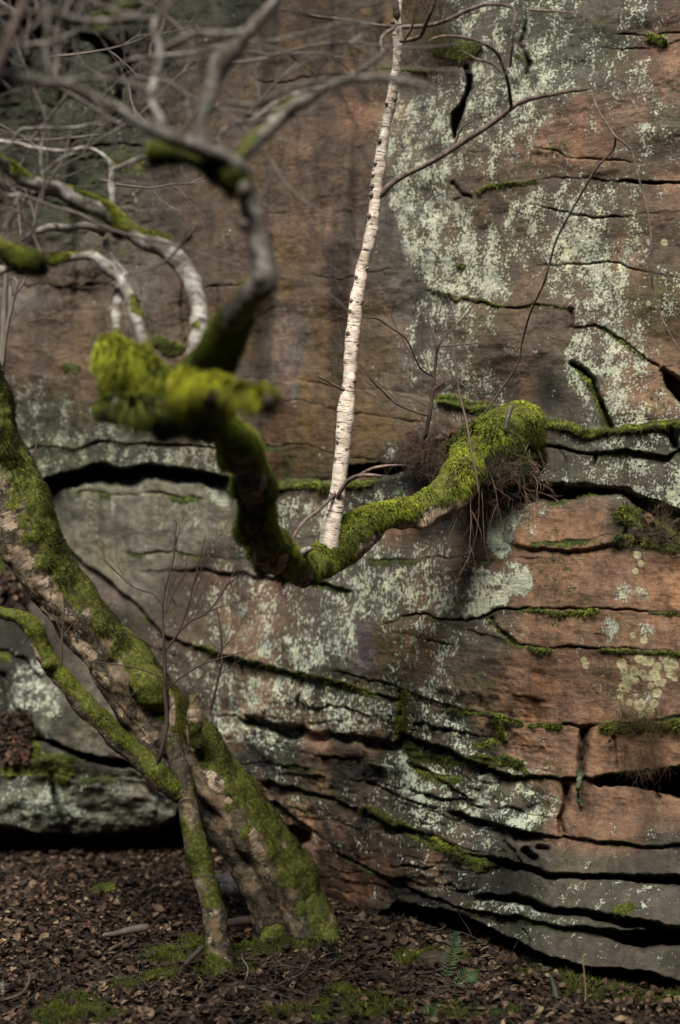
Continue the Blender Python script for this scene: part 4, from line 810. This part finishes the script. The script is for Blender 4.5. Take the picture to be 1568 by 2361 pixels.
for pl in [[(215,170,3,3.4),(280,145,3.2,3.4),(350,132,3.5,3.4),(450,120,4,3.4),(525,100,4,3.4),(625,90,4,3.4),(725,75,4,3.4),(790,52,4,3.4),(860,55,4,3.4)],
           [(45,105,4,3.1),(125,95,4.5,3.1),(215,60,4.5,3.1),(300,40,4,3.1)],[(30,330,4,3.8),(50,300,5,3.8),(80,298,4,3.8),(200,290,3,3.8),(290,275,2,3.8)],
           [(40,590,4,3.8),(20,540,5,3.8),(30,480,5,3.8),(45,450,5,3.8),(0,455,5,3.8)],[(50,550,2,4.2),(48,500,2,4.2),(46,455,2,4.2)],
           [(190,345,3,3.8),(150,360,4,3.8),(115,385,3,3.8),(95,405,3,3.8),(90,350,3,3.8),(105,300,2.5,3.8),(108,240,2.5,3.8)],
           [(520,380,4,3.6),(500,315,5,3.6),(530,290,5,3.6),(590,275,5,3.6),(640,240,5,3.6),(700,210,5,3.6),(780,185,4,3.6)],
           [(505,300,5,3.6),(560,275,5,3.6),(620,262,5,3.6),(700,225,4,3.6),(770,195,3,3.6)],[(520,235,5,3.3),(580,245,5,3.3),(640,215,5,3.3),(720,195,4,3.3),(760,190,2,3.3)],
           [(500,240,4,3.3),(440,245,4,3.3),(390,265,3,3.3)],[(784,190,5,3.4),(830,165,5,3.4),(880,125,5,3.4),(905,100,5,3.4)],[(650,180,3,3.5),(700,150,3,3.5),(790,115,3,3.5),(840,75,3,3.5)],
           [(790,130,4,3.6),(810,95,4,3.6),(850,65,4,3.6)],[(180,-20,5,3.3),(140,60,5,3.3),(145,120,4,3.3),(130,180,3,3.3)],[(0,150,5,2.9),(40,105,4,2.9),(90,50,4,2.9),(130,0,4,2.9)]]:
    branch('branch', pl, BARK_DARK, ET, 9, .02, amp=.002, freq=30)
rg = np.random.default_rng(21); tw = []
for (u, v, d, dx, dz, L) in [(60,340,3.9,.5,.6,.35),(190,345,3.9,.8,.4,.3),(120,350,3.9,-.3,.9,.4),(40,600,3.9,.6,.9,.35),(0,560,3.9,.5,.9,.4),(150,190,3.3,.5,-.4,.3),(110,60,3.0,1.,.3,.35),(250,55,3.2,.9,.5,.35),(355,60,3.1,.8,.6,.3),
        (700,220,3.6,.6,.6,.3),(600,270,3.6,-.8,.2,.3),(540,100,3.2,.8,.3,.3),(300,300,3.5,-.9,.4,.4),(400,330,3.5,.8,.8,.35),(90,470,3.9,.6,.8,.35),(230,520,3.8,-.7,.7,.3),(350,370,3.8,.8,.5,.4),(640,10,3.1,.9,-.1,.3),(780,50,3.5,.8,.4,.3),(450,120,3.5,-.5,.8,.3)]:
    tw += grow(rg, P(u, v, d), np.array([dx, rg.normal(0, .3), dz]), L * 1.5, .0042, 2, .2, 5, .05)
for k in range(20):
    tw += grow(rg, P(rg.uniform(-40, 560), rg.uniform(20, 620) if k % 3 else rg.uniform(0, 200), rg.uniform(3.3, 4.6)), np.array([rg.normal(.2, 1), rg.normal(0, .3), rg.normal(.2, .6)]), rg.uniform(.3, .8), .0045, 2, .16, 4, .03)
twigs_obj('twigs', [small(c, 4, .03) for c in tw], ET, (.13, .11, .095))

# white upright stem
ws = [(752,1310,17),(757,1275,18),(762,1230,18),(770,1190,17),(780,1128,16.5),(786,1078,16.5),(792,1013,16),(797,948,15.5),(804,888,15.5),(810,823,15),(815,763,14.5),(822,698,14),(831,648,13.5),(839,603,13),(848,575,12.5),(857,530,12.5),(864,475,12.5),(869,425,12.5),(878,365,12),(889,305,11.5),(900,250,11),(908,200,11),(914,160,10.5),(916,110,10),(916,60,9),(917,20,8.5),(922,-20,8),(935,-110,7)]
wD = np.interp([q[1] for q in ws], [-110, 400, 1310], [4.62, 4.8, 4.93])
C = W3([(a, b, c * (1.1 + .35 * sstep(1180, 1310, b)), d) for (a, b, c), d in zip(ws, wD)]); t = tube(C, 36, .006, amp=.005, freq=24, seed=31, lobes=.2)
WS = mesh('white_stem', t[0], t[1], BARK_WHITE, ET, {'v_cyl': t[2], 'moss': t[3]}); WS['label'] = "straight white birch stem with dark scars"
for k, (u, v, r) in enumerate([(885,325,5),(872,378,4),(862,430,5),(855,450,5),(849,498,5),(822,640,4),(812,695,5),(806,718,5),(806,770,7),(824,796,4),(822,860,4),(816,880,6),(786,898,5),(800,965,5),(790,985,4),(806,1000,4),(780,1020,4),(786,1060,4),(795,1100,4),(775,1140,5),(760,1200,4),(775,1225,4),(900,240,4),(915,52,5),(868,405,4),(838,620,4),(800,1030,3),(793,930,3)]):
    d = float(np.interp(v, [-110, 400, 1310], [4.62, 4.8, 4.93])); cx = float(np.interp(v, [q[1] for q in ws][::-1], [q[0] for q in ws][::-1])); sgn = 1 if u > cx else -1
    branch('knot', [(cx + sgn * 6, v, r * 1.1, d - .012), (cx + sgn * 11, v - 1, r * 1.0, d - .015), (cx + sgn * 17, v - 4, r * .55, d - .014)], BARK_BROWN, WS, 10, .003, amp=.001, freq=60)
def wb(pts, mat=BARK_BROWN, na=12, step=.012, **kw): return branch('side_branch', pts, mat, WS, na, step, amp=.0012, freq=45, **kw)[0]
sb = wb([(868,455,8,4.8),(882,446,8,4.8),(896,430,7,4.79),(934,405,6.5,4.78),(984,380,6.5,4.76),(1034,350,6.5,4.73),(1084,315,6.5,4.7),(1134,280,6,4.67),(1179,246,6,4.64),(1209,231,5.5,4.62),(1259,220,5,4.6),(1309,212,4.5,4.58),(1361,206,4.2,4.56)])
for pl in [[(1361,206,3.4,4.56),(1379,255,3,4.54),(1397,282,3,4.52),(1419,315,3,4.5),(1454,345,2.8,4.5),(1469,400,2.6,4.5),(1484,450,2.6,4.5),(1499,525,2.4,4.5),(1503,628,2.3,4.52),(1506,663,2.2,4.54),(1524,728,2.2,4.55),(1549,778,2,4.55),(1575,820,1.8,4.55)],
           [(1419,315,3,4.5),(1414,345,2.8,4.55),(1374,390,2.8,4.6),(1324,475,2.6,4.7),(1284,550,2.6,4.8),(1269,600,2.6,4.85),(1254,653,2.6,4.9),(1224,718,2.6,5.0),(1204,788,2.5,5.1),(1194,838,2.4,5.15),(1159,893,2.3,5.2),(1109,963,2,5.25)],
           [(1179,246,4.5,4.64),(1171,190,4.2,4.55),(1154,135,4.5,4.5),(1129,108,4.2,4.46),(1084,90,4,4.42),(1024,83,3,4.4),(985,95,2,4.4)],
           [(1175,160,3,4.4),(1179,130,3,4.35),(1184,65,3.5,4.3),(1184,20,3.5,4.3),(1134,10,4.5,4.3),(1094,18,4.5,4.35),(1034,45,5,4.45),(994,58,5,4.55),(924,63,5.5,4.62)],
           [(912,63,5,4.64),(864,58,4.5,4.5),(784,45,4.5,4.4),(720,38,4,4.3),(690,22,3,4.2)],
           [(920,95,5,4.65),(945,92,5.5,4.6),(969,84,5,4.57),(984,50,5,4.5),(1004,0,4.5,4.45),(1020,-60,4,4.4)],
           [(912,64,5,4.6),(888,78,5,4.55),(878,98,4,4.5),(886,130,3,4.5)],[(1160,170,3,4.5),(1130,145,3,4.5),(1095,135,2.5,4.5),(1065,115,2,4.5)],
           [(1045,345,3,4.74),(1053,320,3,4.74),(1065,295,2.5,4.72),(1100,270,1.5,4.7)],[(1215,22,3,4.4),(1260,25,3,4.4),(1330,30,2,4.4)],
           [(795,902,4,4.88),(780,893,3,4.86),(757,880,2.6,4.84),(730,866,2.2,4.8)],[(782,1128,4.5,4.9),(799,1113,4.5,4.88),(830,1095,4,4.86),(859,1080,4,4.84),(900,1073,3,4.82),(939,1073,2,4.82)],
           [(775,1150,5,4.88),(795,1118,5,4.85),(815,1100,4.5,4.82),(850,1095,4,4.8),(885,1099,3,4.8)],[(775,1135,4.5,4.88),(735,1176,4.5,4.84),(702,1201,4,4.8),(682,1228,4,4.78),(671,1252,3.6,4.76)],
           [(905,-40,7,4.6),(912,10,8,4.62),(916,50,8,4.64)],[(960,-30,3,4.5),(950,60,3,4.55),(930,95,3,4.6)]]:
    branch('twig', pl, BARK_BROWN, WS, 8, .015, amp=.0008, freq=60)
branch('stub', [(690,1290,14,4.66),(697,1278,12,4.62),(706,1270,9,4.6),(716,1266,7,4.58)], BARK_GREY, ET, 16, .005, amp=.004, freq=40)
# hanging root mass under the tree's foot
rg = np.random.default_rng(5); rt = []
for k in range(230):
    u = rg.uniform(1060, 1225); v = rg.uniform(985, 1110) if u > 1110 else rg.uniform(1060, 1140); p = P(u, v, cliff_d(u, v) - rg.uniform(.05, .14))
    rt += grow(rg, p, np.array([rg.normal(-.1, .5), rg.normal(-.2, .4), -1.]), rg.uniform(.06, .24), rg.uniform(.0012, .0030), 1, .35, 4, -.25)
for (u, v, L, dx) in [(1090,1120,.30,-.35),(1105,1100,.38,.02),(1110,1130,.28,-.1),(1070,1150,.22,-.5),(1130,1090,.2,.2),(1060,1060,.16,-.5)]:
    rt += grow(rg, P(u, v, 5.12), np.array([dx, -.1, -1.]), L, .002, 1, .12, 3, -.2)
twigs_obj('hanging_roots', [small(c, 4, .02) for c in rt], ET, (.15, .10, .07))
o, t = branch('root_ball', [(1030,1020,14,5.34),(1075,1030,42,5.34),(1125,1045,62,5.35),(1172,1066,64,5.37),(1214,1058,42,5.40),(1240,1045,14,5.42)], SOIL, ET, 60, .012, amp=.08, freq=10, seed=41, lobes=.6, mossf=lambda Pt, nr, s: sstep(.1, .6, nr[..., 2] * .5 + .6 + 1.0 * fbm(Pt * 10, 3, 4)), cushion=.03)
moss_on(t, 36000, .020, .0014, ET, .33, .3, seed=14, droop=.7)
branch('stub', [(1166,990,6,5.2),(1170,970,5.5,5.19),(1176,948,5.5,5.18),(1180,934,5,5.18)], BARK_DARK, ET, 14, .005, amp=.003, freq=50)

# ------------------------------------------------------------------ bare shoots and small plants
def shoots(name, label, cat, base, lines, col, extra=None, seed=0, group=None, D0=None):
    e = thing(name, label, cat, P(*base), group); parts = [small(W3(l), 6, .02, .0006, 40, 3) for l in lines]
    twigs_obj('stem', parts, e, col)
    if extra:
        rg = np.random.default_rng(seed); tw = []
        for (u, v, d, dx, dz, L, r) in extra:
            for k in range(2): tw += grow(rg, P(u, v, d), np.array([dx + rg.normal(0, .3) * k, rg.normal(0, .25), dz]), L * (1.2 - .3 * k), r * 1.35, 2, .12, 4, .06, None, .5)
        twigs_obj('twigs', [small(c, 4, .03) for c in tw], e, np.array(col) * .9)
    return e
d0 = 5.0
shoots('bare_shoot', "thin leafless shrub rising in front of the thick leaning trunk", "shrub", (362,1765,5.03),
  [[(362,1765,6,5.02),(375,1720,5.5,5.0),(385,1660,5,d0),(380,1590,4.5,d0),(380,1520,4,d0),(376,1450,3,d0),(376,1390,2.5,d0),(385,1340,2.2,d0),(400,1290,2,d0),(404,1240,1.6,d0),(408,1200,1,d0)],
   [(382,1500,3,d0),(410,1460,2.8,d0),(430,1410,2.6,d0),(446,1350,2.2,d0),(460,1290,2,d0),(475,1230,1.4,d0)],[(382,1500,2.6,d0),(430,1440,2.4,d0),(480,1410,2,d0),(510,1370,1.8,d0),(540,1320,1.4,d0),(560,1290,1,d0)],
   [(376,1400,2,d0),(355,1370,1.8,d0),(310,1355,1.6,d0),(270,1320,1.3,d0),(236,1285,1,d0)],[(383,1590,2.6,d0),(420,1560,2.2,d0),(470,1530,2,d0),(530,1512,1.6,d0),(570,1500,1,d0)],
   [(380,1565,2,d0),(330,1545,1.8,d0),(270,1532,1.5,d0),(190,1525,1,d0)],[(378,1510,2,d0),(330,1475,1.6,d0),(280,1455,1.2,d0)]],
  (.075,.05,.042), [(404,1260,d0,.2,.8,.15,.001),(446,1350,d0,.3,.9,.2,.0012),(460,1300,d0,.6,.7,.18,.001),(480,1410,d0,.8,.3,.2,.0012),(380,1420,d0,.5,.8,.2,.0012),(310,1355,d0,-.6,.6,.16,.001),(510,1370,d0,.6,.7,.14,.001),(430,1440,d0,.3,.9,.25,.0012),(410,1400,d0,-.4,.8,.18,.001),(500,1520,d0,.5,.9,.12,.001)], 3)
shoots('bare_shoot', "small leafless seedling standing on the mossy limb at the left", "shrub", (140,1545,5.0),
  [[(140,1545,3.4,5.0),(142,1500,2.8,5.0),(144,1455,2.4,5.0),(148,1410,1.6,5.0),(146,1370,1,5.0)],[(143,1460,1.6,5.0),(125,1420,1.4,5.0),(115,1370,1,5.0)],[(144,1470,1.4,5.0),(180,1420,1.2,5.0),(210,1370,.8,5.0)]], (.07,.05,.04), [(144,1440,5.0,.3,.9,.12,.0008),(142,1470,5.0,-.4,.8,.12,.0008)], 4)
shoots('bare_shoot', "leafless twiggy bush on the ledge right of the white stem", "shrub", (975,1010,5.3),
  [[(978,1015,5,5.35),(990,960,4.5,5.3),(998,900,4,5.28),(1004,840,3.6,5.25),(1010,800,3,5.22),(1030,770,2.6,5.2),(1045,755,2.4,5.2),(1042,710,2,5.2),(1030,680,1.2,5.2)],
   [(1008,810,2.4,5.22),(985,730,1.8,5.2),(970,700,1.4,5.2)],[(1046,755,2,5.2),(1080,720,1.6,5.2),(1100,690,1.2,5.2)],[(1010,800,2,5.22),(1060,795,1.8,5.2),(1130,788,1,5.2)],
   [(1000,870,2.4,5.25),(970,850,2.2,5.2),(955,820,2,5.15),(935,780,2,5.1),(900,755,2,5.05),(870,735,2.4,5.0),(845,735,2,4.95)],[(990,960,2.6,5.3),(920,935,2.2,5.2),(880,900,2,5.1),(850,870,1.8,5.0)],
   [(1043,770,2.4,5.1),(1050,840,2.6,5.1),(1060,910,2.6,5.1),(1075,970,2.6,5.08),(1085,1030,2.6,5.06),(1095,1075,2.4,5.05),(1104,1140,2,5.05)]],
  (.12,.085,.07), [(1010,800,5.2,.3,.9,.3,.0012),(1000,870,5.2,-.6,.6,.3,.0013),(1045,755,5.2,.5,.8,.25,.0012),(990,940,5.2,-.8,.4,.3,.0013),(960,830,5.2,-.7,.5,.3,.001),(930,935,5.1,-.8,.3,.3,.0012),(880,900,5.05,-.6,.6,.25,.001),(995,900,5.2,.6,.6,.3,.0012),(980,990,5.2,-.9,.2,.3,.0014),(900,960,5.2,-.5,.8,.25,.001)], 6)
shoots('bare_shoot', "thin pale stem at the left edge beside the mossy branches", "shrub", (-20,900,5.8),
  [[(-10,960,9,6.0),(2,860,9,6.0),(8,780,8,6.0),(10,700,7,6.0),(14,640,6,6.0),(10,560,5,6.0)],[(4,850,5,5.9),(14,770,5,5.9),(28,700,5,5.9),(40,650,5,5.9),(22,640,3,5.9)],[(36,680,3,5.9),(60,640,2.4,5.9),(66,600,1.6,5.9)]], (.13,.11,.09), [(30,690,5.9,.2,.9,.25,.0015),(10,760,5.9,.7,.3,.25,.0015)], 8)
shoots('bare_shoot', "fine leafless twigs beside the bend of the thick trunk's upper edge", "shrub", (65,1095,5.3), [[(64,1095,2,5.2),(75,1050,1.6,5.2),(100,1000,1.2,5.2),(140,970,.8,5.2)]], (.08,.06,.05), [(66,1085,5.2,.3,.9,.2,.001),(75,1050,5.2,.8,.5,.2,.001)], 9)
shoots('bare_shoot', "thin dark leafless stem right of the leaning trunk, before the lichened rock", "shrub", (485,1640,5.4), [[(485,1640,3,5.4),(500,1580,3,5.4),(512,1520,2.6,5.4),(508,1450,2.4,5.4),(500,1400,1.6,5.4)]], (.05,.042,.036), [(508,1500,5.4,.5,.8,.25,.0012),(505,1450,5.4,-.5,.8,.2,.0012),(500,1560,5.4,.8,.4,.2,.0012)], 10)
# heather / dry tufts
def tuft(name, label, cat, cu, cv, ru, rv, n, L, cols, seed, dirn=(0, -.5, .6), r=.0009, off=.03, droop=0.):
    rg = np.random.default_rng(seed); tw = []; e = thing(name, label, cat, cliff_pt(cu, cv, off))
    for k in range(n):
        u = cu + rg.normal(0, ru * .5); v = cv + rg.normal(0, rv * .5); p = P(u, v, cliff_d(u, v) - off * rg.uniform(.3, 1.2))
        tw += grow(rg, p, np.array(dirn) + rg.normal(0, .5, 3), L * rg.uniform(.5, 1.3), r, 1, .3, 4, droop, None, .7)
    h = len(tw) // 2
    twigs_obj('sprig', [small(c, 3, .03) for c in tw[:h]], e, cols[0]); twigs_obj('sprig', [small(c, 3, .03) for c in tw[h:]], e, cols[1]); return e
tuft('heather_clump', "wispy green-brown heather growing on the lowest ledge at the right edge", "heather", 1470, 1675, 75, 22, 170, .10, [(.06,.065,.02),(.10,.065,.035)], 31, (0,-.5,.7))
tuft('heather_clump', "brown heather sprigs hanging under the lowest pink rock lip", "heather", 1480, 1735, 40, 50, 90, .09, [(.05,.05,.02),(.12,.07,.045)], 32, (0,-.5,-.7), droop=-.2)
tuft('dry_grass_tuft', "dry needle-like litter and grass on the ledge beside the pink block", "dry grass", 1520, 1225, 50, 26, 150, .09, [(.17,.12,.075),(.07,.06,.03)], 33, (0,-.6,.2))
tuft('dry_grass_tuft', "heap of dry brown twigs caught on the ledge above the mossy limb", "dead twigs", 980, 1040, 52, 36, 330, .11, [(.16,.105,.075),(.10,.065,.045)], 34, (-.3,-.6,.2), .0013, .12)
tuft('heather_clump', "olive heather clump on the ledge near the top of the white stem", "heather", 1010, 110, 55, 45, 170, .13, [(.055,.065,.018),(.09,.075,.03)], 35, (0,-.4,.7))
tuft('heather_clump', "brown twiggy heather at the top edge right of the white stem", "heather", 985, 20, 60, 30, 90, .16, [(.09,.06,.03),(.12,.08,.05)], 36, (0,-.3,.8))
tuft('dry_grass_tuft', "tangle of dark roots and dead stems under the moss knob on the ledge", "dead twigs", 1150, 1075, 60, 42, 260, .09, [(.10,.07,.045),(.035,.035,.018)], 38, (-.1,-.6,-.3), .0012, .30)
# strip hanging in the vertical crack
Cc = W3([(a_, b_, r_, cliff_d(a_, b_) - .02) for a_, b_, r_ in [(1351,1690,5),(1346,1730,8),(1340,1770,8)]] + [(1336,1800,7,4.9),(1333,1830,5,4.92),(1337,1852,4,4.94),(1341,1872,2,4.95)])
t = tube(Cc, 26, .004, amp=.012, freq=34, seed=3, lobes=.5); pv = CY - (t[0][:, 2] - CAMH) / t[0][:, 1] * FP; k_ = sstep(1770, 1800, pv)[:, None] * (.6 + .6 * vnoise(t[0] * 60, 2))[:, None]
o = mesh('moss_strip', t[0], t[1], TWIG, None, dict(col=np.array([.015, .014, .010]) * (1 - k_) + np.array([.20, .27, .13]) * k_))
tag(o, "dark lichen-tipped strip hanging in the vertical crack under the pink rock", "moss")
# leaves caught on the ledges
rg = np.random.default_rng(77); pp = []
for (u0, u1, v0, v1, n) in [(0,70,1640,1760,420),(0,60,1300,1420,160),(930,1080,1000,1080,70),(1110,1220,1030,1110,22),(1000,1060,990,1040,30),(1225,1290,1120,1145,10),(1450,1568,1180,1250,26),(1395,1420,1690,1720,3)]:
    for k in range(n):
        u = rg.uniform(u0, u1); v = rg.uniform(v0, v1); pp.append(P(u, v, cliff_d(u, v) - rg.uniform(.01, .05)))
for k in range(16):
    q_ = rg.integers(0, 1); u = rg.uniform(800, 1060); pp.append(P(u, 1262 - (u - 780) * .36 + rg.uniform(-34, -14), 5.02 + (u - 800) / 1500))
v, q, t, c = leaves(np.array(pp), .034, rg, LC + [(.30,.12,.08)], .7, (0, -.6, .5))
tag(mesh('leaf_litter', v, [q, t], LEAF, None, dict(col=c), False), "dead leaves caught on the rock ledges and lower left slab", "leaf litter", None, 'stuff')

# ------------------------------------------------------------------ things on the ground
def fern(label, base, tip, D0, n, wmax, seed, sag=.0):
    rg = np.random.default_rng(seed); p0 = P(base[0], base[1], D0); p1 = P(tip[0], tip[1], D0 - .04); e = thing('fern', label, 'fern', p0)
    ctrl = (p0 + p1) / 2 + np.array([.015, 0, .05 + sag]); T = np.linspace(0, 1, n)[:, None]; X = (1 - T) ** 2 * p0 + 2 * T * (1 - T) * ctrl + T ** 2 * p1
    twigs_obj('stem', [small(np.c_[X, np.linspace(.0016, .0005, n)], 5, .01)], e, (.10, .09, .03))
    Tn = np.gradient(X, axis=0); Tn /= np.linalg.norm(Tn, axis=1, keepdims=True); V_, F_ = [], []
    nrm = np.array([.1, -1, .35]); nrm /= np.linalg.norm(nrm)
    for i in range(int(n * .18), n):
        w_ = wmax * (sin(pi * min(1, (i / n) ** .8 * .93 + .05)) ** .8 + .06)
        for sgn in (-1, 1):
            sd = np.cross(Tn[i], nrm) * sgn; sd = sd / np.linalg.norm(sd) + Tn[i] * .35 + np.array([0, 0, rg.normal(0, .1)]); b = len(V_) ; h = Tn[i] * wmax * .085
            o_ = X[i]; m1 = o_ + sd * w_ * .5; V_ += [o_ - h * .6, o_ + h * .6, m1 + h * .75 - nrm * .002, m1 - h * .75, o_ + sd * w_]; F_.append((b, b + 1, b + 2, b + 3)); F_.append((b + 3, b + 2, b + 4, b + 4))
    F4 = [f for f in F_ if f[2] != f[3]]; F3 = [f[:3] for f in F_ if f[2] == f[3]]
    c = np.array([.07, .13, .055]) * (1 + .3 * rg.normal(size=(len(V_), 1)) * .5)
    mesh('frond', np.array(V_), [np.array(F4), np.array(F3)], GREEN, e, dict(col=c), False); return e
fern("upright green fern frond in front of the dark hollow under the cliff", (1022,2275), (1052,2150), 4.85, 22, .032, 1)
fern("low green fern frond arching to the right below the upright one", (1040,2292), (1100,2262), 4.75, 18, .03, 2, .03)
fern("dim little fern at the bottom of the picture", (990,2375), (985,2325), 4.45, 14, .028, 3)
fern("small pale fern sprig on the mossy limb beside the white stem", (930,1158), (905,1140), 5.0, 12, .016, 4)
def stone(name, label, u, v, D0, rx, ry, rz, seed, mat, tone=(.06,.055,.045), moss=0., lich=.0):
    import bmesh
    bm = bmesh.new(); bmesh.ops.create_icosphere(bm, subdivisions=5, radius=1); V_ = np.array([q.co[:] for q in bm.verts]); F_ = np.array([[q.index for q in f.verts] for f in bm.faces]); bm.free()
    n = V_.copy(); V_ = np.sign(V_) * np.abs(V_) ** .75; V_ *= (1 + .28 * fbm(n * 1.3 + seed, 3, seed))[:, None] ; V_ += n * (.06 * fbm(n * 6, 3, seed + 1))[:, None]
    V_ = V_ * [rx, ry, rz] + P(u, v, D0); z = np.zeros(len(V_)); mm = np.clip(moss * (sstep(-.2, .5, n[:, 2]) + .3 * fbm(n * 4, 3, 2)), 0, 1)
    at = dict(tone=np.tile(tone, (len(V_), 1)), lichen=z + lich, moss=mm, streak=z, pale=z, disc=z, wet=z + .3) if mat is ROCK else dict(moss=mm, v_cyl=V_)
    o = mesh(name, V_, F_, mat, None, at); tag(o, label, 'stone')
    return V_, n, mm, o
Vs, ns, mm, o = stone('stone', "small rounded stone capped with bright moss among the leaves", 242, 2062, 5.95, .06, .06, .04, 3, ROCK, moss=1.)
t_ = (Vs, None, None, mm, ns); m_ = moss_on(t_, 4000, .010, .0013, o, .5, .4, seed=40); 
stone('stone', "flat dark stone half buried beside the fern", 1165, 2255, 4.95, .16, .10, .03, 6, ROCK, (.05,.045,.035), .7, .2)
stone('stone', "angular brown stone among leaves left of the fern", 1000, 2220, 5.05, .05, .04, .04, 8, ROCK, (.06,.045,.03), .1)
stone('stone', "pale greyish stone at the left edge in the leaf litter", 5, 2290, 4.75, .03, .03, .03, 9, ROCK, (.15,.15,.14), 0., .4)
stone('stone', "grey stone lying in the dark hollow behind the slender birch", 520, 2045, 6.0, .07, .06, .05, 10, ROCK, (.1,.1,.1), .1, .3)
# sticks
ST = [("dead stick leaning against the slender birch's foot", [(425,2225,6,4.95),(450,2200,6,4.98),(480,2175,5,5.0)],(.05,.038,.03)),
      ("pale fallen branch lying left of centre in the leaves", [(235,2160,5,5.25),(270,2152,7,5.28),(310,2143,9,5.3),(345,2137,8,5.3)],(.10,.08,.065)),
      ("dark stick between the slender birch and the thick trunk", [(520,2130,9,5.4),(570,2122,11,5.42),(630,2125,9,5.4)],(.06,.045,.036)),
      ("lichen-crusted twig at the foot of the slender birch", [(566,2262,1.8,4.8),(572,2232,1.6,4.83),(560,2212,1.4,4.84),(556,2198,1,4.84)],(.16,.18,.155)),
      ("curved thin stick at the lower left edge", [(10,2305,3,4.6),(50,2290,3,4.62),(68,2260,3,4.7),(62,2235,2.4,4.8)],(.09,.065,.05)),
      ("mossy upright stake-like stick near the bottom right", [(1290,2330,5,4.6),(1283,2300,6,4.62),(1275,2265,5,4.65),(1268,2245,3,4.66)],(.045,.055,.042)),
      ("long thin stick crossing the leaves below the thick trunk", [(640,2290,3,4.75),(700,2240,3,4.85),(720,2200,3,4.95),(740,2180,2,5.0)],(.06,.048,.04)),
      ("short brown stick in the leaves left of the slender birch", [(250,2195,4,5.1),(280,2175,4,5.15),(300,2165,3,5.2)],(.08,.055,.04)),
      ("dark twig in front of the cliff hollow, left of the fern", [(940,2260,3,4.9),(1000,2240,3,4.92),(1060,2215,2.4,4.95)],(.04,.032,.026))]
for lab, pl, colr in ST:
    Cc = W3(pl)
    for row in Cc: row[2] = max(row[2], float(ground_z(np.array(row[0]), np.array(row[1]))) + row[3] * .5 + .006) if 'upright' not in lab and 'leaning' not in lab and 'lichen' not in lab else row[2]
    t = tube(Cc, 10, .01, amp=.002, freq=40, seed=3); c = np.array(colr) * (1 + .4 * vnoise(t[0] * 40, 3))[:, None]
    tag(mesh('stick', t[0], t[1], TWIG, None, dict(col=c)), lab, 'stick', 'sticks on the quarry floor')
rg = np.random.default_rng(9); tw = []
for k in range(80):
    u = rg.uniform(560, 760) if k < 26 else rg.uniform(-20, 1300); v = rg.uniform(2230, 2320) if k < 26 else rg.uniform(2080, 2350); x, y = gpt(u, v); tw += grow(rg, np.array([x, y, .015]), np.array([rg.normal(0, 1), rg.normal(0, 1), .12]), rg.uniform(.1, .28), .0015, 1, .2, 3, 0)
o = twigs_obj('fallen_twigs', [small(c, 4, .03) for c in tw], None, (.10, .085, .07)); tag(o, "thin grey twigs scattered over the leaf litter, thickest below the leaning trunk", "twigs", None, 'stuff')
C = W3([(1340,2345,1.6,4.5),(1350,2300,1.6,4.5),(1348,2250,1.4,4.5),(1344,2205,1.4,4.5),(1356,2200,1.2,4.5)]); t = small(C, 4, .01)
tag(mesh('grass_stalk', t[0], t[1], GRASS, None, dict(col=np.tile([.32,.25,.12], (len(t[0]), 1)))), "single dry bent grass stalk at the lower right", "grass stalk")
# thin grass and sprigs in the foreground
rg = np.random.default_rng(15); n = 2600; x = rg.uniform(-.6, 1.3, n); y = rg.uniform(4.1, 4.9, n); k = mossat(x, y) > .25; x, y = x[k], y[k]; pt = np.stack([x, y, ground_z(x, y)], -1)
col = np.where(rg.random((len(x), 1)) < .5, [[.09,.10,.025]], [[.22,.17,.09]]) * rg.uniform(.5, 1.2, (len(x), 1))
v, q, t, c = strands(pt, np.tile([0, 0, 1.], (len(x), 1)), .05, .0008, rg, col, .5, .6); tag(mesh('grass', v, [q, t], GRASS, None, dict(col=c), False), "sparse thin grass blades in the leaf litter at the bottom", "grass", None, 'stuff')
